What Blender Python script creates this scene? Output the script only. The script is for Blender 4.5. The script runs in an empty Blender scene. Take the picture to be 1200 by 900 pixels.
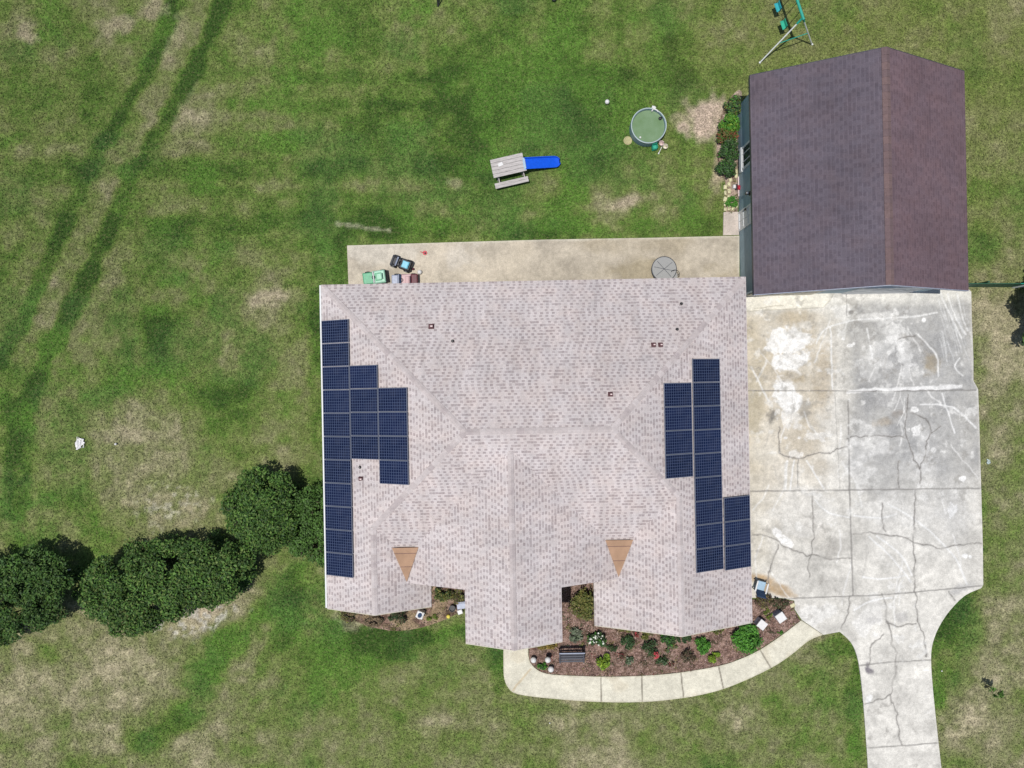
import bpy, math, random
import numpy as np
R = math.radians
random.seed(7); rng = np.random.default_rng(7)
CAM_H = 35.0; F = 832.0
C = bpy.context.scene.collection

def P(px, py, z=0.0):
    """photo position -> point of the place at height z"""
    s = (CAM_H - z) / F
    return ((px - 600) * s, (450 - py) * s, z)
def PX(a): return [P(x, y)[:2] for x, y in a]
M2 = CAM_H / F                       # metres per photo pixel on the ground
TH = R(1.1)                          # the buildings stand slightly turned
CT, ST = math.cos(TH), math.sin(TH)
def W(u, v, z=0.0): return (u * CT - v * ST, u * ST + v * CT, z)

# ------------------------------------------------------------------ noise (albedo variation)
TAB = rng.random((256, 256))
def vnoise(x, y):
    xi = np.floor(x).astype(int); yi = np.floor(y).astype(int)
    fx = x - xi; fy = y - yi
    fx = fx * fx * (3 - 2 * fx); fy = fy * fy * (3 - 2 * fy)
    g = lambda a, b: TAB[(a) & 255, (b) & 255]
    return (g(xi, yi) * (1 - fx) + g(xi + 1, yi) * fx) * (1 - fy) + (g(xi, yi + 1) * (1 - fx) + g(xi + 1, yi + 1) * fx) * fy
def fbm(x, y, s, o=4, off=0.0, rough=0.5):
    t = 0; a = 1; n = 0
    for i in range(o):
        t = t + a * vnoise(x / s + off + 17.3 * i, y / s + 2.7 * off + 9.1 * i); n += a; a *= rough; s *= 0.5
    return t / n
def seg_dist(x, y, pts):
    d = np.full(x.shape, 1e9)
    for (ax, ay), (bx, by) in zip(pts[:-1], pts[1:]):
        vx, vy = bx - ax, by - ay; L = vx * vx + vy * vy + 1e-12
        t = np.clip(((x - ax) * vx + (y - ay) * vy) / L, 0, 1)
        d = np.minimum(d, np.hypot(x - ax - t * vx, y - ay - t * vy))
    return d
def inside(x, y, poly):
    c = np.zeros(x.shape, bool); n = len(poly)
    for i in range(n):
        ax, ay = poly[i]; bx, by = poly[i - 1]
        if ay == by: continue
        c ^= ((ay > y) != (by > y)) & (x < (bx - ax) * (y - ay) / (by - ay) + ax)
    return c
def sstep(a, b, x):
    t = np.clip((x - a) / (b - a), 0, 1); return t * t * (3 - 2 * t)
def smooth_poly(pts, n=6, closed=False):
    out = []; m = len(pts)
    for i in range(m if closed else m - 1):
        p0 = pts[(i - 1) % m] if closed or i > 0 else pts[i]
        p1 = pts[i]; p2 = pts[(i + 1) % m]
        p3 = pts[(i + 2) % m] if closed or i + 2 < m else p2
        for k in range(n):
            t = k / n
            out.append(tuple(0.5 * (2 * p1[j] + (p2[j] - p0[j]) * t + (2 * p0[j] - 5 * p1[j] + 4 * p2[j] - p3[j]) * t * t
                             + (3 * p1[j] - p0[j] - 3 * p2[j] + p3[j]) * t ** 3) for j in range(2)))
    if not closed: out.append(tuple(pts[-1]))
    return out

# ------------------------------------------------------------------ materials
class NT:
    def __init__(s, name):
        s.m = bpy.data.materials.new(name); s.m.use_nodes = True
        s.t = s.m.node_tree; s.n = s.t.nodes; s.l = s.t.links
        s.b = s.n['Principled BSDF']; s.out = s.n['Material Output']
    def add(s, k, **kw):
        x = s.n.new(k)
        for a, b in kw.items(): setattr(x, a, b)
        return x
    def val(s, x, v):
        if isinstance(v, bpy.types.NodeSocket): s.l.new(v, x)
        else: x.default_value = v
    def math(s, op, a, b=0.0, c=0.0, clamp=False):
        x = s.add('ShaderNodeMath', operation=op, use_clamp=clamp)
        for i, v in enumerate((a, b, c)): s.val(x.inputs[i], v)
        return x.outputs[0]
    def mix(s, f, a, b, mode='MIX'):
        x = s.add('ShaderNodeMix', data_type='RGBA', blend_type=mode)
        s.val(x.inputs[0], f)
        for i, v in ((6, a), (7, b)):
            s.val(x.inputs[i], v if isinstance(v, bpy.types.NodeSocket) else (*v[:3], 1))
        return x.outputs[2]
    def coord(s, k='Object'): return s.add('ShaderNodeTexCoord').outputs[k]
    def noise(s, scale, detail=3, rough=0.55, co=None, dim='3D'):
        x = s.add('ShaderNodeTexNoise', noise_dimensions=dim)
        x.inputs['Scale'].default_value = scale; x.inputs['Detail'].default_value = detail; x.inputs['Roughness'].default_value = rough
        s.l.new(co if co is not None else s.coord(), x.inputs['Vector'])
        return x.outputs[0]
    def remap(s, v, a, b, c, d):
        x = s.add('ShaderNodeMapRange'); s.val(x.inputs[0], v)
        for i, q in enumerate((a, b, c, d)): x.inputs[i + 1].default_value = q
        return x.outputs[0]
    def ramp(s, v, stops, interp='LINEAR'):
        x = s.add('ShaderNodeValToRGB'); x.color_ramp.interpolation = interp
        e = x.color_ramp.elements
        while len(e) < len(stops): e.new(0.5)
        for i, (p, c) in enumerate(stops): e[i].position = p; e[i].color = (*c, 1)
        s.val(x.inputs[0], v); return x.outputs[0]
    def bump(s, h, strength=0.4, dist=0.02):
        x = s.add('ShaderNodeBump'); x.inputs['Strength'].default_value = strength; x.inputs['Distance'].default_value = dist
        s.l.new(h, x.inputs['Height']); s.l.new(x.outputs[0], s.b.inputs['Normal'])
    def base(s, c, rough=0.8, spec=0.3, metal=0.0):
        s.val(s.b.inputs['Base Color'], c if isinstance(c, bpy.types.NodeSocket) else (*c, 1))
        s.b.inputs['Roughness'].default_value = rough; s.b.inputs['Specular IOR Level'].default_value = spec
        s.b.inputs['Metallic'].default_value = metal
        return s.m

def simple(name, c, rough=0.6, spec=0.3, var=0.12, scale=9, metal=0.0, bump=0.0):
    t = NT(name); n = t.noise(scale, 4)
    f = t.remap(n, 0.3, 0.7, 1 - var, 1 + var)
    m = t.base(t.mix(1.0, c, f, 'MULTIPLY'), rough, spec, metal)
    if bump: t.bump(n, bump, 0.01)
    return m

def attr_mat(name, scales, rough=0.85, spec=0.2, bump=0.0, bscale=30, bdist=0.02):
    """surface colour kept on the mesh ('col'), broken up by real noise"""
    t = NT(name); a = t.add('ShaderNodeAttribute', attribute_name='col').outputs['Color']
    col = a; co = t.coord()
    for sc, amt, lo, hi in scales:
        f = t.remap(t.noise(sc, 3, 0.6, co), lo, hi, 1 - amt, 1 + amt)
        col = t.mix(1.0, col, f, 'MULTIPLY')
    m = t.base(col, rough, spec)
    if bump: t.bump(t.noise(bscale, 3, 0.6, co), bump, bdist)
    return m

def lawn_mat():
    t = NT('lawn_grass'); co = t.coord()
    a = t.add('ShaderNodeAttribute', attribute_name='col').outputs['Color']
    n1 = t.noise(1.6, 4, 0.6, co); n2 = t.noise(5.0, 4, 0.7, co); n3 = t.noise(15, 3, 0.75, co); n4 = t.noise(8.5, 3, 0.65, co)
    c = t.mix(1.0, a, t.remap(n1, 0.3, 0.7, 0.82, 1.16), 'MULTIPLY')
    c = t.mix(1.0, c, t.remap(n2, 0.3, 0.7, 0.58, 1.38), 'MULTIPLY')
    c = t.mix(1.0, c, t.remap(n3, 0.28, 0.72, 0.3, 1.7), 'MULTIPLY')
    straw = t.remap(n4, 0.52, 0.72, 0.0, 0.42)
    c = t.mix(straw, c, (0.20, 0.185, 0.085))
    m = t.base(c, 0.9, 0.15)
    t.bump(t.math('ADD', n3, t.math('MULTIPLY', n2, 0.8)), 0.55, 0.05)
    return m

def shingle_mat(name, light, dark, row=0.16, tab=0.21, dens=0.5, warm=(1.06, 0.98, 0.97), extra=None, lip=1.12, var=0.1):
    """laminated shingles from the slope UV (metres): courses with random raised tabs, tone per tab, pale course lip"""
    t = NT(name); uv = t.coord('UV'); sep = t.add('ShaderNodeSeparateXYZ'); t.l.new(uv, sep.inputs[0])
    v = t.math('DIVIDE', sep.outputs[1], row); r = t.math('FLOOR', v); fr = t.math('SUBTRACT', v, r)
    wn = t.add('ShaderNodeTexWhiteNoise', noise_dimensions='1D'); t.l.new(r, wn.inputs['W'])
    x = t.math('ADD', t.math('DIVIDE', sep.outputs[0], tab), t.math('MULTIPLY', wn.outputs[0], 14.0))
    x = t.math('ADD', x, t.math('MULTIPLY', t.noise(0.9, 1, 0.5, uv), 0.3))
    tb = t.math('FLOOR', x); fx = t.math('SUBTRACT', x, tb)
    cb = t.add('ShaderNodeCombineXYZ'); t.l.new(tb, cb.inputs[0]); t.l.new(r, cb.inputs[1])
    w2 = t.add('ShaderNodeTexWhiteNoise', noise_dimensions='2D'); t.l.new(cb.outputs[0], w2.inputs['Vector'])
    sc3 = t.add('ShaderNodeSeparateColor'); t.l.new(w2.outputs[1], sc3.inputs[0])
    par = t.math('ABSOLUTE', t.math('MODULO', tb, 2.0)); flip = t.math('LESS_THAN', w2.outputs[0], dens)
    on = t.math('ABSOLUTE', t.math('SUBTRACT', par, flip))
    on = t.math('MULTIPLY', on, t.math('LESS_THAN', fr, t.math('ADD', 0.55, t.math('MULTIPLY', sc3.outputs[1], 0.25))))
    on = t.math('MULTIPLY', on, t.math('GREATER_THAN', fx, 0.08))
    c = t.mix(t.math('MULTIPLY', on, t.math('ADD', 0.6, t.math('MULTIPLY', sc3.outputs[2], 0.4))), light, dark)
    c = t.mix(1.0, c, t.remap(sc3.outputs[0], 0, 1, 1 - var, 1 + var), 'MULTIPLY')
    co = t.coord()
    c = t.mix(t.remap(t.noise(1.1, 4, 0.6, co), 0.4, 0.65, 0, 1), c, t.mix(1.0, c, warm, 'MULTIPLY'))
    c = t.mix(1.0, c, t.remap(t.noise(0.4, 3, 0.5, co), 0.35, 0.65, 0.93, 1.06), 'MULTIPLY')
    c = t.mix(1.0, c, t.remap(t.noise(26, 2, 0.6, co), 0.3, 0.7, 0.86, 1.14), 'MULTIPLY')
    mp = t.add('ShaderNodeMapping'); t.l.new(uv, mp.inputs[0]); mp.inputs['Scale'].default_value = (2.2, 0.35, 1)
    c = t.mix(1.0, c, t.remap(t.noise(1.0, 5, 0.65, mp.outputs[0]), 0.35, 0.7, 1.06, 0.88), 'MULTIPLY')
    if extra: c = extra(t, c)
    gap = t.math('GREATER_THAN', fr, 0.84)
    c = t.mix(gap, c, t.mix(1.0, c, (lip, lip, lip), 'MULTIPLY'))
    m = t.base(c, 0.92, 0.15)
    t.bump(t.math('SUBTRACT', t.math('SUBTRACT', 1.0, fr), t.math('MULTIPLY', on, 0.5)), 0.4, 0.012)
    return m

MAT = {}
MAT['lawn'] = lawn_mat()
MAT['leaf'] = attr_mat('leaf_foliage', [(3.0, 0.2, 0.3, 0.7)], 0.62, 0.25)
MAT['concrete'] = attr_mat('worn_concrete', [(1.1, 0.08, 0.3, 0.7), (6, 0.12, 0.3, 0.7), (17, 0.13, 0.3, 0.7), (38, 0.12, 0.3, 0.7)], 0.85, 0.25, 0.25, 40, 0.006)
MAT['mulch'] = attr_mat('bark_mulch', [(5, 0.2, 0.3, 0.7), (18, 0.5, 0.3, 0.7)], 0.95, 0.1, 0.7, 22, 0.04)
MAT['shingle'] = shingle_mat('pale_pink_grey_shingles', (.488, .443, .436), (.318, .274, .276), .15, .135, .12, (1.025, .985, .955), var=.05)
def east_tint(t, c):
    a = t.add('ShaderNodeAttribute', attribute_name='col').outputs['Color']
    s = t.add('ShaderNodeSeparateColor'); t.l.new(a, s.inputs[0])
    return t.mix(1.0, c, t.mix(s.outputs[0], (1, 1, 1), (1.27, 1.05, 0.99)), 'MULTIPLY')  # pinker tint on the east slope of the garage roof only
MAT['dark_shingle'] = shingle_mat('dark_plum_shingles', (.108, .092, .112), (.089, .075, .093), .17, .2, .2, (1.04, .985, .95), east_tint, 1.10, .05)
MAT['cap'] = attr_mat('ridge_cap_shingle', [(6, 0.1, 0.3, 0.7), (30, 0.12, 0.3, 0.7)], 0.92, 0.15)
def siding(name, c, axis=2, pitch=0.12):
    t = NT(name); s = t.add('ShaderNodeSeparateXYZ'); t.l.new(t.coord(), s.inputs[0])
    fr = t.math('FRACT', t.math('DIVIDE', s.outputs[axis], pitch))
    d = t.math('LESS_THAN', fr, 0.1)
    col = t.mix(t.math('MULTIPLY', d, 0.35), t.mix(1.0, c, t.remap(t.noise(2.5, 4), 0.3, 0.7, 0.9, 1.1), 'MULTIPLY'), (0.05, 0.06, 0.07))
    m = t.base(col, 0.6, 0.3); t.bump(fr, 0.4, 0.01); return m
MAT['blue_siding'] = siding('blue_grey_siding', (.26, .36, .41))
MAT['house_wall'] = siding('cream_stucco', (.50, .45, .38), 2, 0.2)
MAT['white_trim'] = simple('white_trim_paint', (.60, .61, .61), 0.45, 0.4, 0.06)
MAT['white_plastic'] = simple('white_plastic', (.62, .61, .60), 0.4, 0.4, 0.08)
MAT['cream'] = simple('cream_paint', (.62, .58, .47), 0.5, 0.3, 0.05)
MAT['black'] = simple('black_plastic', (.018, .018, .022), 0.5, 0.4, 0.2)
MAT['dark_metal'] = simple('dark_metal', (.045, .05, .065), 0.45, 0.5, 0.2)
MAT['bench'] = simple('blue_black_painted_slats', (.04, .043, .058), 0.5, 0.4, 0.25, 14)
MAT['glass'] = simple('window_glass', (.02, .03, .045), 0.06, 0.5, 0.1)
MAT['brown_vent'] = simple('brown_vent_paint', (.10, .045, .05), 0.6, 0.3, 0.15)
MAT['membrane'] = simple('tan_roof_membrane', (.34, .215, .14), 0.85, 0.15, 0.12, 2.5)
MAT['teal'] = simple('teal_painted_steel', (.02, .30, .23), 0.4, 0.45, 0.12)
MAT['teal_plastic'] = simple('teal_green_plastic', (.03, .33, .22), 0.4, 0.4, 0.15)
MAT['teal_blue'] = simple('turquoise_plastic', (.03, .32, .36), 0.4, 0.4, 0.12)
MAT['white_steel'] = simple('white_painted_steel', (.64, .66, .65), 0.35, 0.5, 0.06)
MAT['blue_plastic'] = simple('blue_slide_plastic', (.006, .085, .60), 0.35, 0.4, 0.12)
MAT['green_toy'] = simple('green_toy_plastic', (.075, .32, .17), 0.38, 0.4, 0.15)
MAT['pale_green'] = simple('pale_green_toy_plastic', (.27, .50, .37), 0.38, 0.4, 0.15)
MAT['lavender'] = simple('lavender_toy_plastic', (.30, .33, .42), 0.4, 0.4, 0.15)
MAT['pink_toy'] = simple('dusty_pink_toy_plastic', (.46, .30, .31), 0.45, 0.4, 0.15)
MAT['sky_seat'] = simple('sky_blue_seat_plastic', (.16, .45, .58), 0.35, 0.4, 0.12)
MAT['maroon'] = simple('maroon_plastic', (.10, .02, .03), 0.5, 0.4, 0.2)
MAT['red'] = simple('red_painted_metal', (.42, .02, .04), 0.4, 0.4, 0.15)
MAT['navy'] = simple('navy_fabric', (.03, .055, .11), 0.8, 0.2, 0.2)
MAT['pale_blue'] = simple('pale_blue_panel', (.30, .42, .52), 0.35, 0.4, 0.1)
MAT['yellow'] = simple('yellow_plastic', (.70, .58, .10), 0.45, 0.4, 0.1)
MAT['tan_lid'] = simple('tan_disc', (.36, .33, .17), 0.6, 0.3, 0.15)
MAT['pinkish'] = simple('pale_pink_plastic', (.58, .46, .44), 0.5, 0.4, 0.1)
MAT['stone'] = simple('pale_yellow_stone', (.58, .54, .34), 0.85, 0.2, 0.25, 16, 0, 0.5)
MAT['bark'] = simple('bark', (.11, .085, .06), 0.9, 0.1, 0.3, 12, 0, 0.6)
MAT['pool_liner'] = simple('blue_grey_pool_liner', (.16, .24, .28), 0.5, 0.3, 0.15)
MAT['pool_rim'] = simple('pale_grey_pool_rim', (.40, .47, .46), 0.4, 0.4, 0.08)
MAT['fence_green'] = simple('dark_green_fence_slats', (.02, .085, .05), 0.6, 0.3, 0.2)
MAT['weathered'] = None
t = NT('weathered_grey_boards'); co = t.coord(); mp = t.add('ShaderNodeMapping'); t.l.new(co, mp.inputs[0]); mp.inputs['Scale'].default_value = (2, 22, 6)
n = t.noise(1.6, 5, 0.7, mp.outputs[0])
MAT['weathered'] = t.base(t.ramp(n, [(0.3, (.24, .225, .215)), (0.5, (.42, .39, .375)), (0.7, (.54, .51, .49))]), 0.85, 0.2); t.bump(n, 0.4, 0.01)
t = NT('green_murky_water'); n = t.noise(2.2, 4)
MAT['water'] = t.base(t.ramp(n, [(0.3, (.135, .215, .105)), (0.7, (.175, .26, .15))]), 0.08, 0.35); t.bump(t.noise(7, 3), 0.16, 0.02)
t = NT('solar_cells'); uv = t.coord('UV'); s = t.add('ShaderNodeSeparateXYZ'); t.l.new(uv, s.inputs[0])
def gl(o, n_, w):
    f = t.math('FRACT', t.math('MULTIPLY', o, float(n_)))
    return t.math('MAXIMUM', t.math('LESS_THAN', f, w), t.math('GREATER_THAN', f, 1 - w))
g = t.math('MAXIMUM', gl(s.outputs[0], 12, 0.085), gl(s.outputs[1], 8, 0.075))
cell = t.mix(t.remap(t.noise(2.0, 2), 0.3, 0.7, 0, 1), (.0035, .007, .028), (.0055, .0105, .040))
oi = t.add('ShaderNodeObjectInfo').outputs['Random']; cell = t.mix(1.0, cell, t.remap(oi, 0, 1, .78, 1.25), 'MULTIPLY'); cell = t.mix(t.remap(t.noise(3.5, 4), .5, .75, 0, .12), cell, (.12, .12, .12))
MAT['cells'] = t.base(t.mix(g, cell, (.058, .078, .14)), 0.25, 0.22)
MAT['panel_frame'] = simple('grey_aluminium_frame', (.15, .165, .21), 0.4, 0.4, 0.05)
t = NT('grey_mesh_top'); s = t.add('ShaderNodeSeparateXYZ'); t.l.new(t.coord(), s.inputs[0])
g = t.math('MAXIMUM', t.math('LESS_THAN', t.math('FRACT', t.math('MULTIPLY', s.outputs[0], 22)), 0.5), t.math('LESS_THAN', t.math('FRACT', t.math('MULTIPLY', s.outputs[1], 22)), 0.5))
MAT['mesh_top'] = t.base(t.mix(g, (.17, .17, .168), (.30, .30, .29)), 0.6, 0.4)

# ------------------------------------------------------------------ mesh building
class MB:
    def __init__(s): s.v = []; s.f = []; s.mi = []; s.col = []; s.uv = {}; s.cur = 0; s.c = None
    def face(s, pts, uv=None):
        i = len(s.v); s.v += [tuple(p) for p in pts]; s.f.append(tuple(range(i, i + len(pts)))); s.mi.append(s.cur)
        s.col += [s.c or (1, 1, 1)] * len(pts)
        if uv: s.uv[len(s.f) - 1] = uv
    def raw(s, vs, fs):
        i = len(s.v); s.v += [tuple(p) for p in vs]; s.col += [s.c or (1, 1, 1)] * len(vs)
        for f in fs: s.f.append(tuple(i + k for k in f)); s.mi.append(s.cur)
    def box(s, c, d, rz=0.0, ry=0.0, rx=0.0, taper=1.0, bev=0.0):
        hx, hy, hz = d[0] / 2, d[1] / 2, d[2] / 2
        def tr(p):
            x, y, z = p
            y, z = y * math.cos(rx) - z * math.sin(rx), y * math.sin(rx) + z * math.cos(rx)
            x, z = x * math.cos(ry) + z * math.sin(ry), -x * math.sin(ry) + z * math.cos(ry)
            x, y = x * math.cos(rz) - y * math.sin(rz), x * math.sin(rz) + y * math.cos(rz)
            return (x + c[0], y + c[1], z + c[2])
        if bev:
            b = min(bev, hx * .9, hy * .9, hz * .9); rings = []
            for z, ins in ((-hz, b), (-hz + b, 0), (hz - b, 0), (hz, b)):
                k = taper if z > 0 else 1; x, y = (hx - ins) * k, (hy - ins) * k; q = b * .6
                rings.append([(x - q, y, z), (-x + q, y, z), (-x, y - q, z), (-x, -y + q, z), (-x + q, -y, z), (x - q, -y, z), (x, -y + q, z), (x, y - q, z)])
            vs = [tr(p) for r in rings for p in r]
            fs = [tuple(range(7, -1, -1)), tuple(range(24, 32))]
            for k in range(3):
                for i in range(8): fs.append((k * 8 + i, k * 8 + (i + 1) % 8, k * 8 + 8 + (i + 1) % 8, k * 8 + 8 + i))
            s.raw(vs, fs); return
        vs = [tr((x * (taper if z > 0 else 1), y * (taper if z > 0 else 1), z)) for z in (-hz, hz) for x, y in ((-hx, -hy), (hx, -hy), (hx, hy), (-hx, hy))]
        s.raw(vs, [(3, 2, 1, 0), (4, 5, 6, 7), (0, 1, 5, 4), (1, 2, 6, 5), (2, 3, 7, 6), (3, 0, 4, 7)])
    def cyl(s, a, b, r0, r1=None, n=12):
        r1 = r0 if r1 is None else r1
        a = np.array(a, float); b = np.array(b, float); d = b - a; d /= np.linalg.norm(d) + 1e-9
        h = np.array((1, 0, 0)) if abs(d[0]) < .8 else np.array((0, 1, 0)); e1 = np.cross(d, h); e1 /= np.linalg.norm(e1); e2 = np.cross(d, e1)
        vs = [a + r0 * (math.cos(k * 2 * math.pi / n) * e1 + math.sin(k * 2 * math.pi / n) * e2) for k in range(n)] + \
             [b + r1 * (math.cos(k * 2 * math.pi / n) * e1 + math.sin(k * 2 * math.pi / n) * e2) for k in range(n)]
        fs = [(k, (k + 1) % n, n + (k + 1) % n, n + k) for k in range(n)] + [tuple(range(n - 1, -1, -1)), tuple(range(n, 2 * n))]
        s.raw(vs, fs)
    def tube(s, pts, r, n=8):
        for a, b in zip(pts[:-1], pts[1:]): s.cyl(a, b, r, r, n)
    def lathe(s, prof, c=(0, 0, 0), n=24, sx=1.0, sy=1.0, cap=True):
        vs = []; fs = []; m = len(prof)
        for r, z in prof:
            for k in range(n):
                a = 2 * math.pi * k / n; vs.append((c[0] + r * sx * math.cos(a), c[1] + r * sy * math.sin(a), c[2] + z))
        for j in range(m - 1):
            for k in range(n): fs.append((j * n + k, j * n + (k + 1) % n, j * n + n + (k + 1) % n, j * n + n + k))
        if cap: fs.append(tuple(range(n - 1, -1, -1))); fs.append(tuple(range((m - 1) * n, m * n)))
        s.raw(vs, fs)
    def ball(s, c, r, n=14, sz=1.0, lump=0.0):
        m = max(5, n // 2); prof = []
        for j in range(m + 1):
            a = -math.pi / 2 + math.pi * j / m; prof.append((max(r * math.cos(a), r * .02) * (1 + random.uniform(-lump, lump)), r * sz * math.sin(a)))
        s.lathe(prof, c, n)
    def prism(s, poly, z0, z1):
        n = len(poly); ar = sum(poly[i - 1][0] * poly[i][1] - poly[i][0] * poly[i - 1][1] for i in range(n))
        if ar < 0: poly = poly[::-1]
        vs = [(x, y, z0) for x, y in poly] + [(x, y, z1) for x, y in poly]
        fs = [tuple(range(n - 1, -1, -1)), tuple(range(n, 2 * n))] + [(i, (i + 1) % n, n + (i + 1) % n, n + i) for i in range(n)]
        s.raw(vs, fs)
    def build(s, name, mats, parent=None, smooth=False, colored=False):
        me = bpy.data.meshes.new(name); me.from_pydata(s.v, [], s.f)
        for m in (mats if isinstance(mats, (list, tuple)) else [mats]): me.materials.append(m)
        me.polygons.foreach_set('material_index', s.mi)
        if s.uv:
            lay = me.uv_layers.new(name='UVMap')
            for fi, uv in s.uv.items():
                for li, q in zip(me.polygons[fi].loop_indices, uv): lay.data[li].uv = q
        if colored:
            a = me.attributes.new('col', 'FLOAT_COLOR', 'POINT')
            a.data.foreach_set('color', np.array([(*c, 1) for c in s.col], np.float32).ravel())
        if smooth:
            me.polygons.foreach_set('use_smooth', [True] * len(me.polygons))
            me.set_sharp_from_angle(angle=R(40))
        me.validate(); me.update()
        o = bpy.data.objects.new(name, me); C.objects.link(o)
        if parent is not None: o.parent = parent
        return o

def np_mesh(name, verts, faces, mat, col=None, parent=None):
    me = bpy.data.meshes.new(name); k = faces.shape[1]
    me.vertices.add(len(verts)); me.vertices.foreach_set('co', verts.astype(np.float32).ravel())
    me.loops.add(faces.size); me.loops.foreach_set('vertex_index', faces.astype(np.int32).ravel())
    me.polygons.add(len(faces)); me.polygons.foreach_set('loop_start', np.arange(0, faces.size, k, dtype=np.int32))
    me.update(calc_edges=True)
    if col is not None:
        a = me.attributes.new('col', 'FLOAT_COLOR', 'POINT')
        a.data.foreach_set('color', np.hstack([col, np.ones((len(col), 1))]).astype(np.float32).ravel())
    me.materials.append(mat); me.validate()
    o = bpy.data.objects.new(name, me); C.objects.link(o)
    if parent is not None: o.parent = parent
    return o

def tag(o, label, cat, group=None):
    o['label'] = label; o['category'] = cat
    if group: o['group'] = group
    return o
def thing(name, label, cat, loc=(0, 0, 0), rz=0.0, group=None):
    o = bpy.data.objects.new(name, None); C.objects.link(o); o.empty_display_size = 0.2
    o.location = loc; o.rotation_euler = (0, 0, rz); return tag(o, label, cat, group)
def structure(o): o['kind'] = 'structure'; return o
def one(name, mats, build, label=None, cat=None, loc=(0, 0, 0), rz=0.0, parent=None, group=None, smooth=False):
    mb = MB(); build(mb); o = mb.build(name, mats, parent, smooth)
    if parent is None: o.location = loc; o.rotation_euler = (0, 0, rz)
    if label: tag(o, label, cat, group)
    return o

# ================================================================== GROUND
def lerp(a, b, t): return a * (1 - t[..., None]) + np.array(b) * t[..., None]
def blob(x, y, cx, cy, rx, ry, ang=0, rag=0.7, s=14.0, off=0.0, lo=0.35, hi=1.3):
    a = R(ang); dx = x - cx; dy = y - cy
    u = (dx * math.cos(a) + dy * math.sin(a)) / rx; v = (-dx * math.sin(a) + dy * math.cos(a)) / ry
    d = np.hypot(u, v); out = np.zeros(x.shape); m = d < 2.2
    out[m] = 1 - sstep(lo, hi, d[m] + (fbm(x[m], y[m], s, 4, cx * .13 + off) - .5) * 2 * rag)
    return out
def stroke(x, y, pts, w, rag=0.35, s=16.0):
    d = seg_dist(x, y, smooth_poly(pts, 4)) / w; out = np.zeros(x.shape); m = d < 2
    out[m] = 1 - sstep(.25, 1.35, d[m] + (fbm(x[m], y[m], s, 4, w) - .5) * 2 * rag); return out

DRY = [(60,100,.36),(20,40,.45),(300,60,.42),(350,150,.34),(450,60,.36),(480,120,.2),(600,60,.28),(700,60,.38),(780,80,.2),(850,60,.42),(1000,20,.45),
 (1160,150,.5),(1160,250,.36),(1190,60,.45),(1160,400,.72),(1170,550,.62),(1180,650,.55),(1180,750,.78),(1150,850,.8),(1120,720,.15),(1108,800,.35),(50,830,.62),
 (150,790,.66),(250,850,.58),(230,730,.74),(330,800,.34),(450,850,.5),(420,760,.25),(560,850,.55),(520,800,.45),(700,870,.58),(850,860,.52),(950,800,.38),
 (980,870,.5),(50,300,.42),(130,330,.48),(230,280,.34),(200,420,.2),(270,460,.16),(330,480,.36),(310,360,.6),(350,440,.56),(370,400,.16),(60,480,.42),
 (150,530,.6),(230,560,.66),(60,580,.3),(10,500,.3),(300,530,.62),(520,220,.32),(650,230,.26),(750,240,.42),(480,260,.22),(640,130,.16),(700,140,.1),(560,120,.25),
 (820,240,.28),(430,230,.36),(250,180,.42),(180,220,.36),(600,780,.3),(900,40,.4),(20,640,.45),(20,780,.55),(400,100,.4),(380,300,.3)]
TRACK1 = [(208,-20),(192,40),(172,85),(148,125),(122,165),(98,212),(76,260),(52,318),(30,368),(2,418),(-20,450)]
TRACK2 = [(276,-30),(255,20),(228,80),(200,130),(176,172),(150,215),(124,278),(95,340),(66,398),(42,448),(24,492),(12,545),(8,600)]
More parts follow.
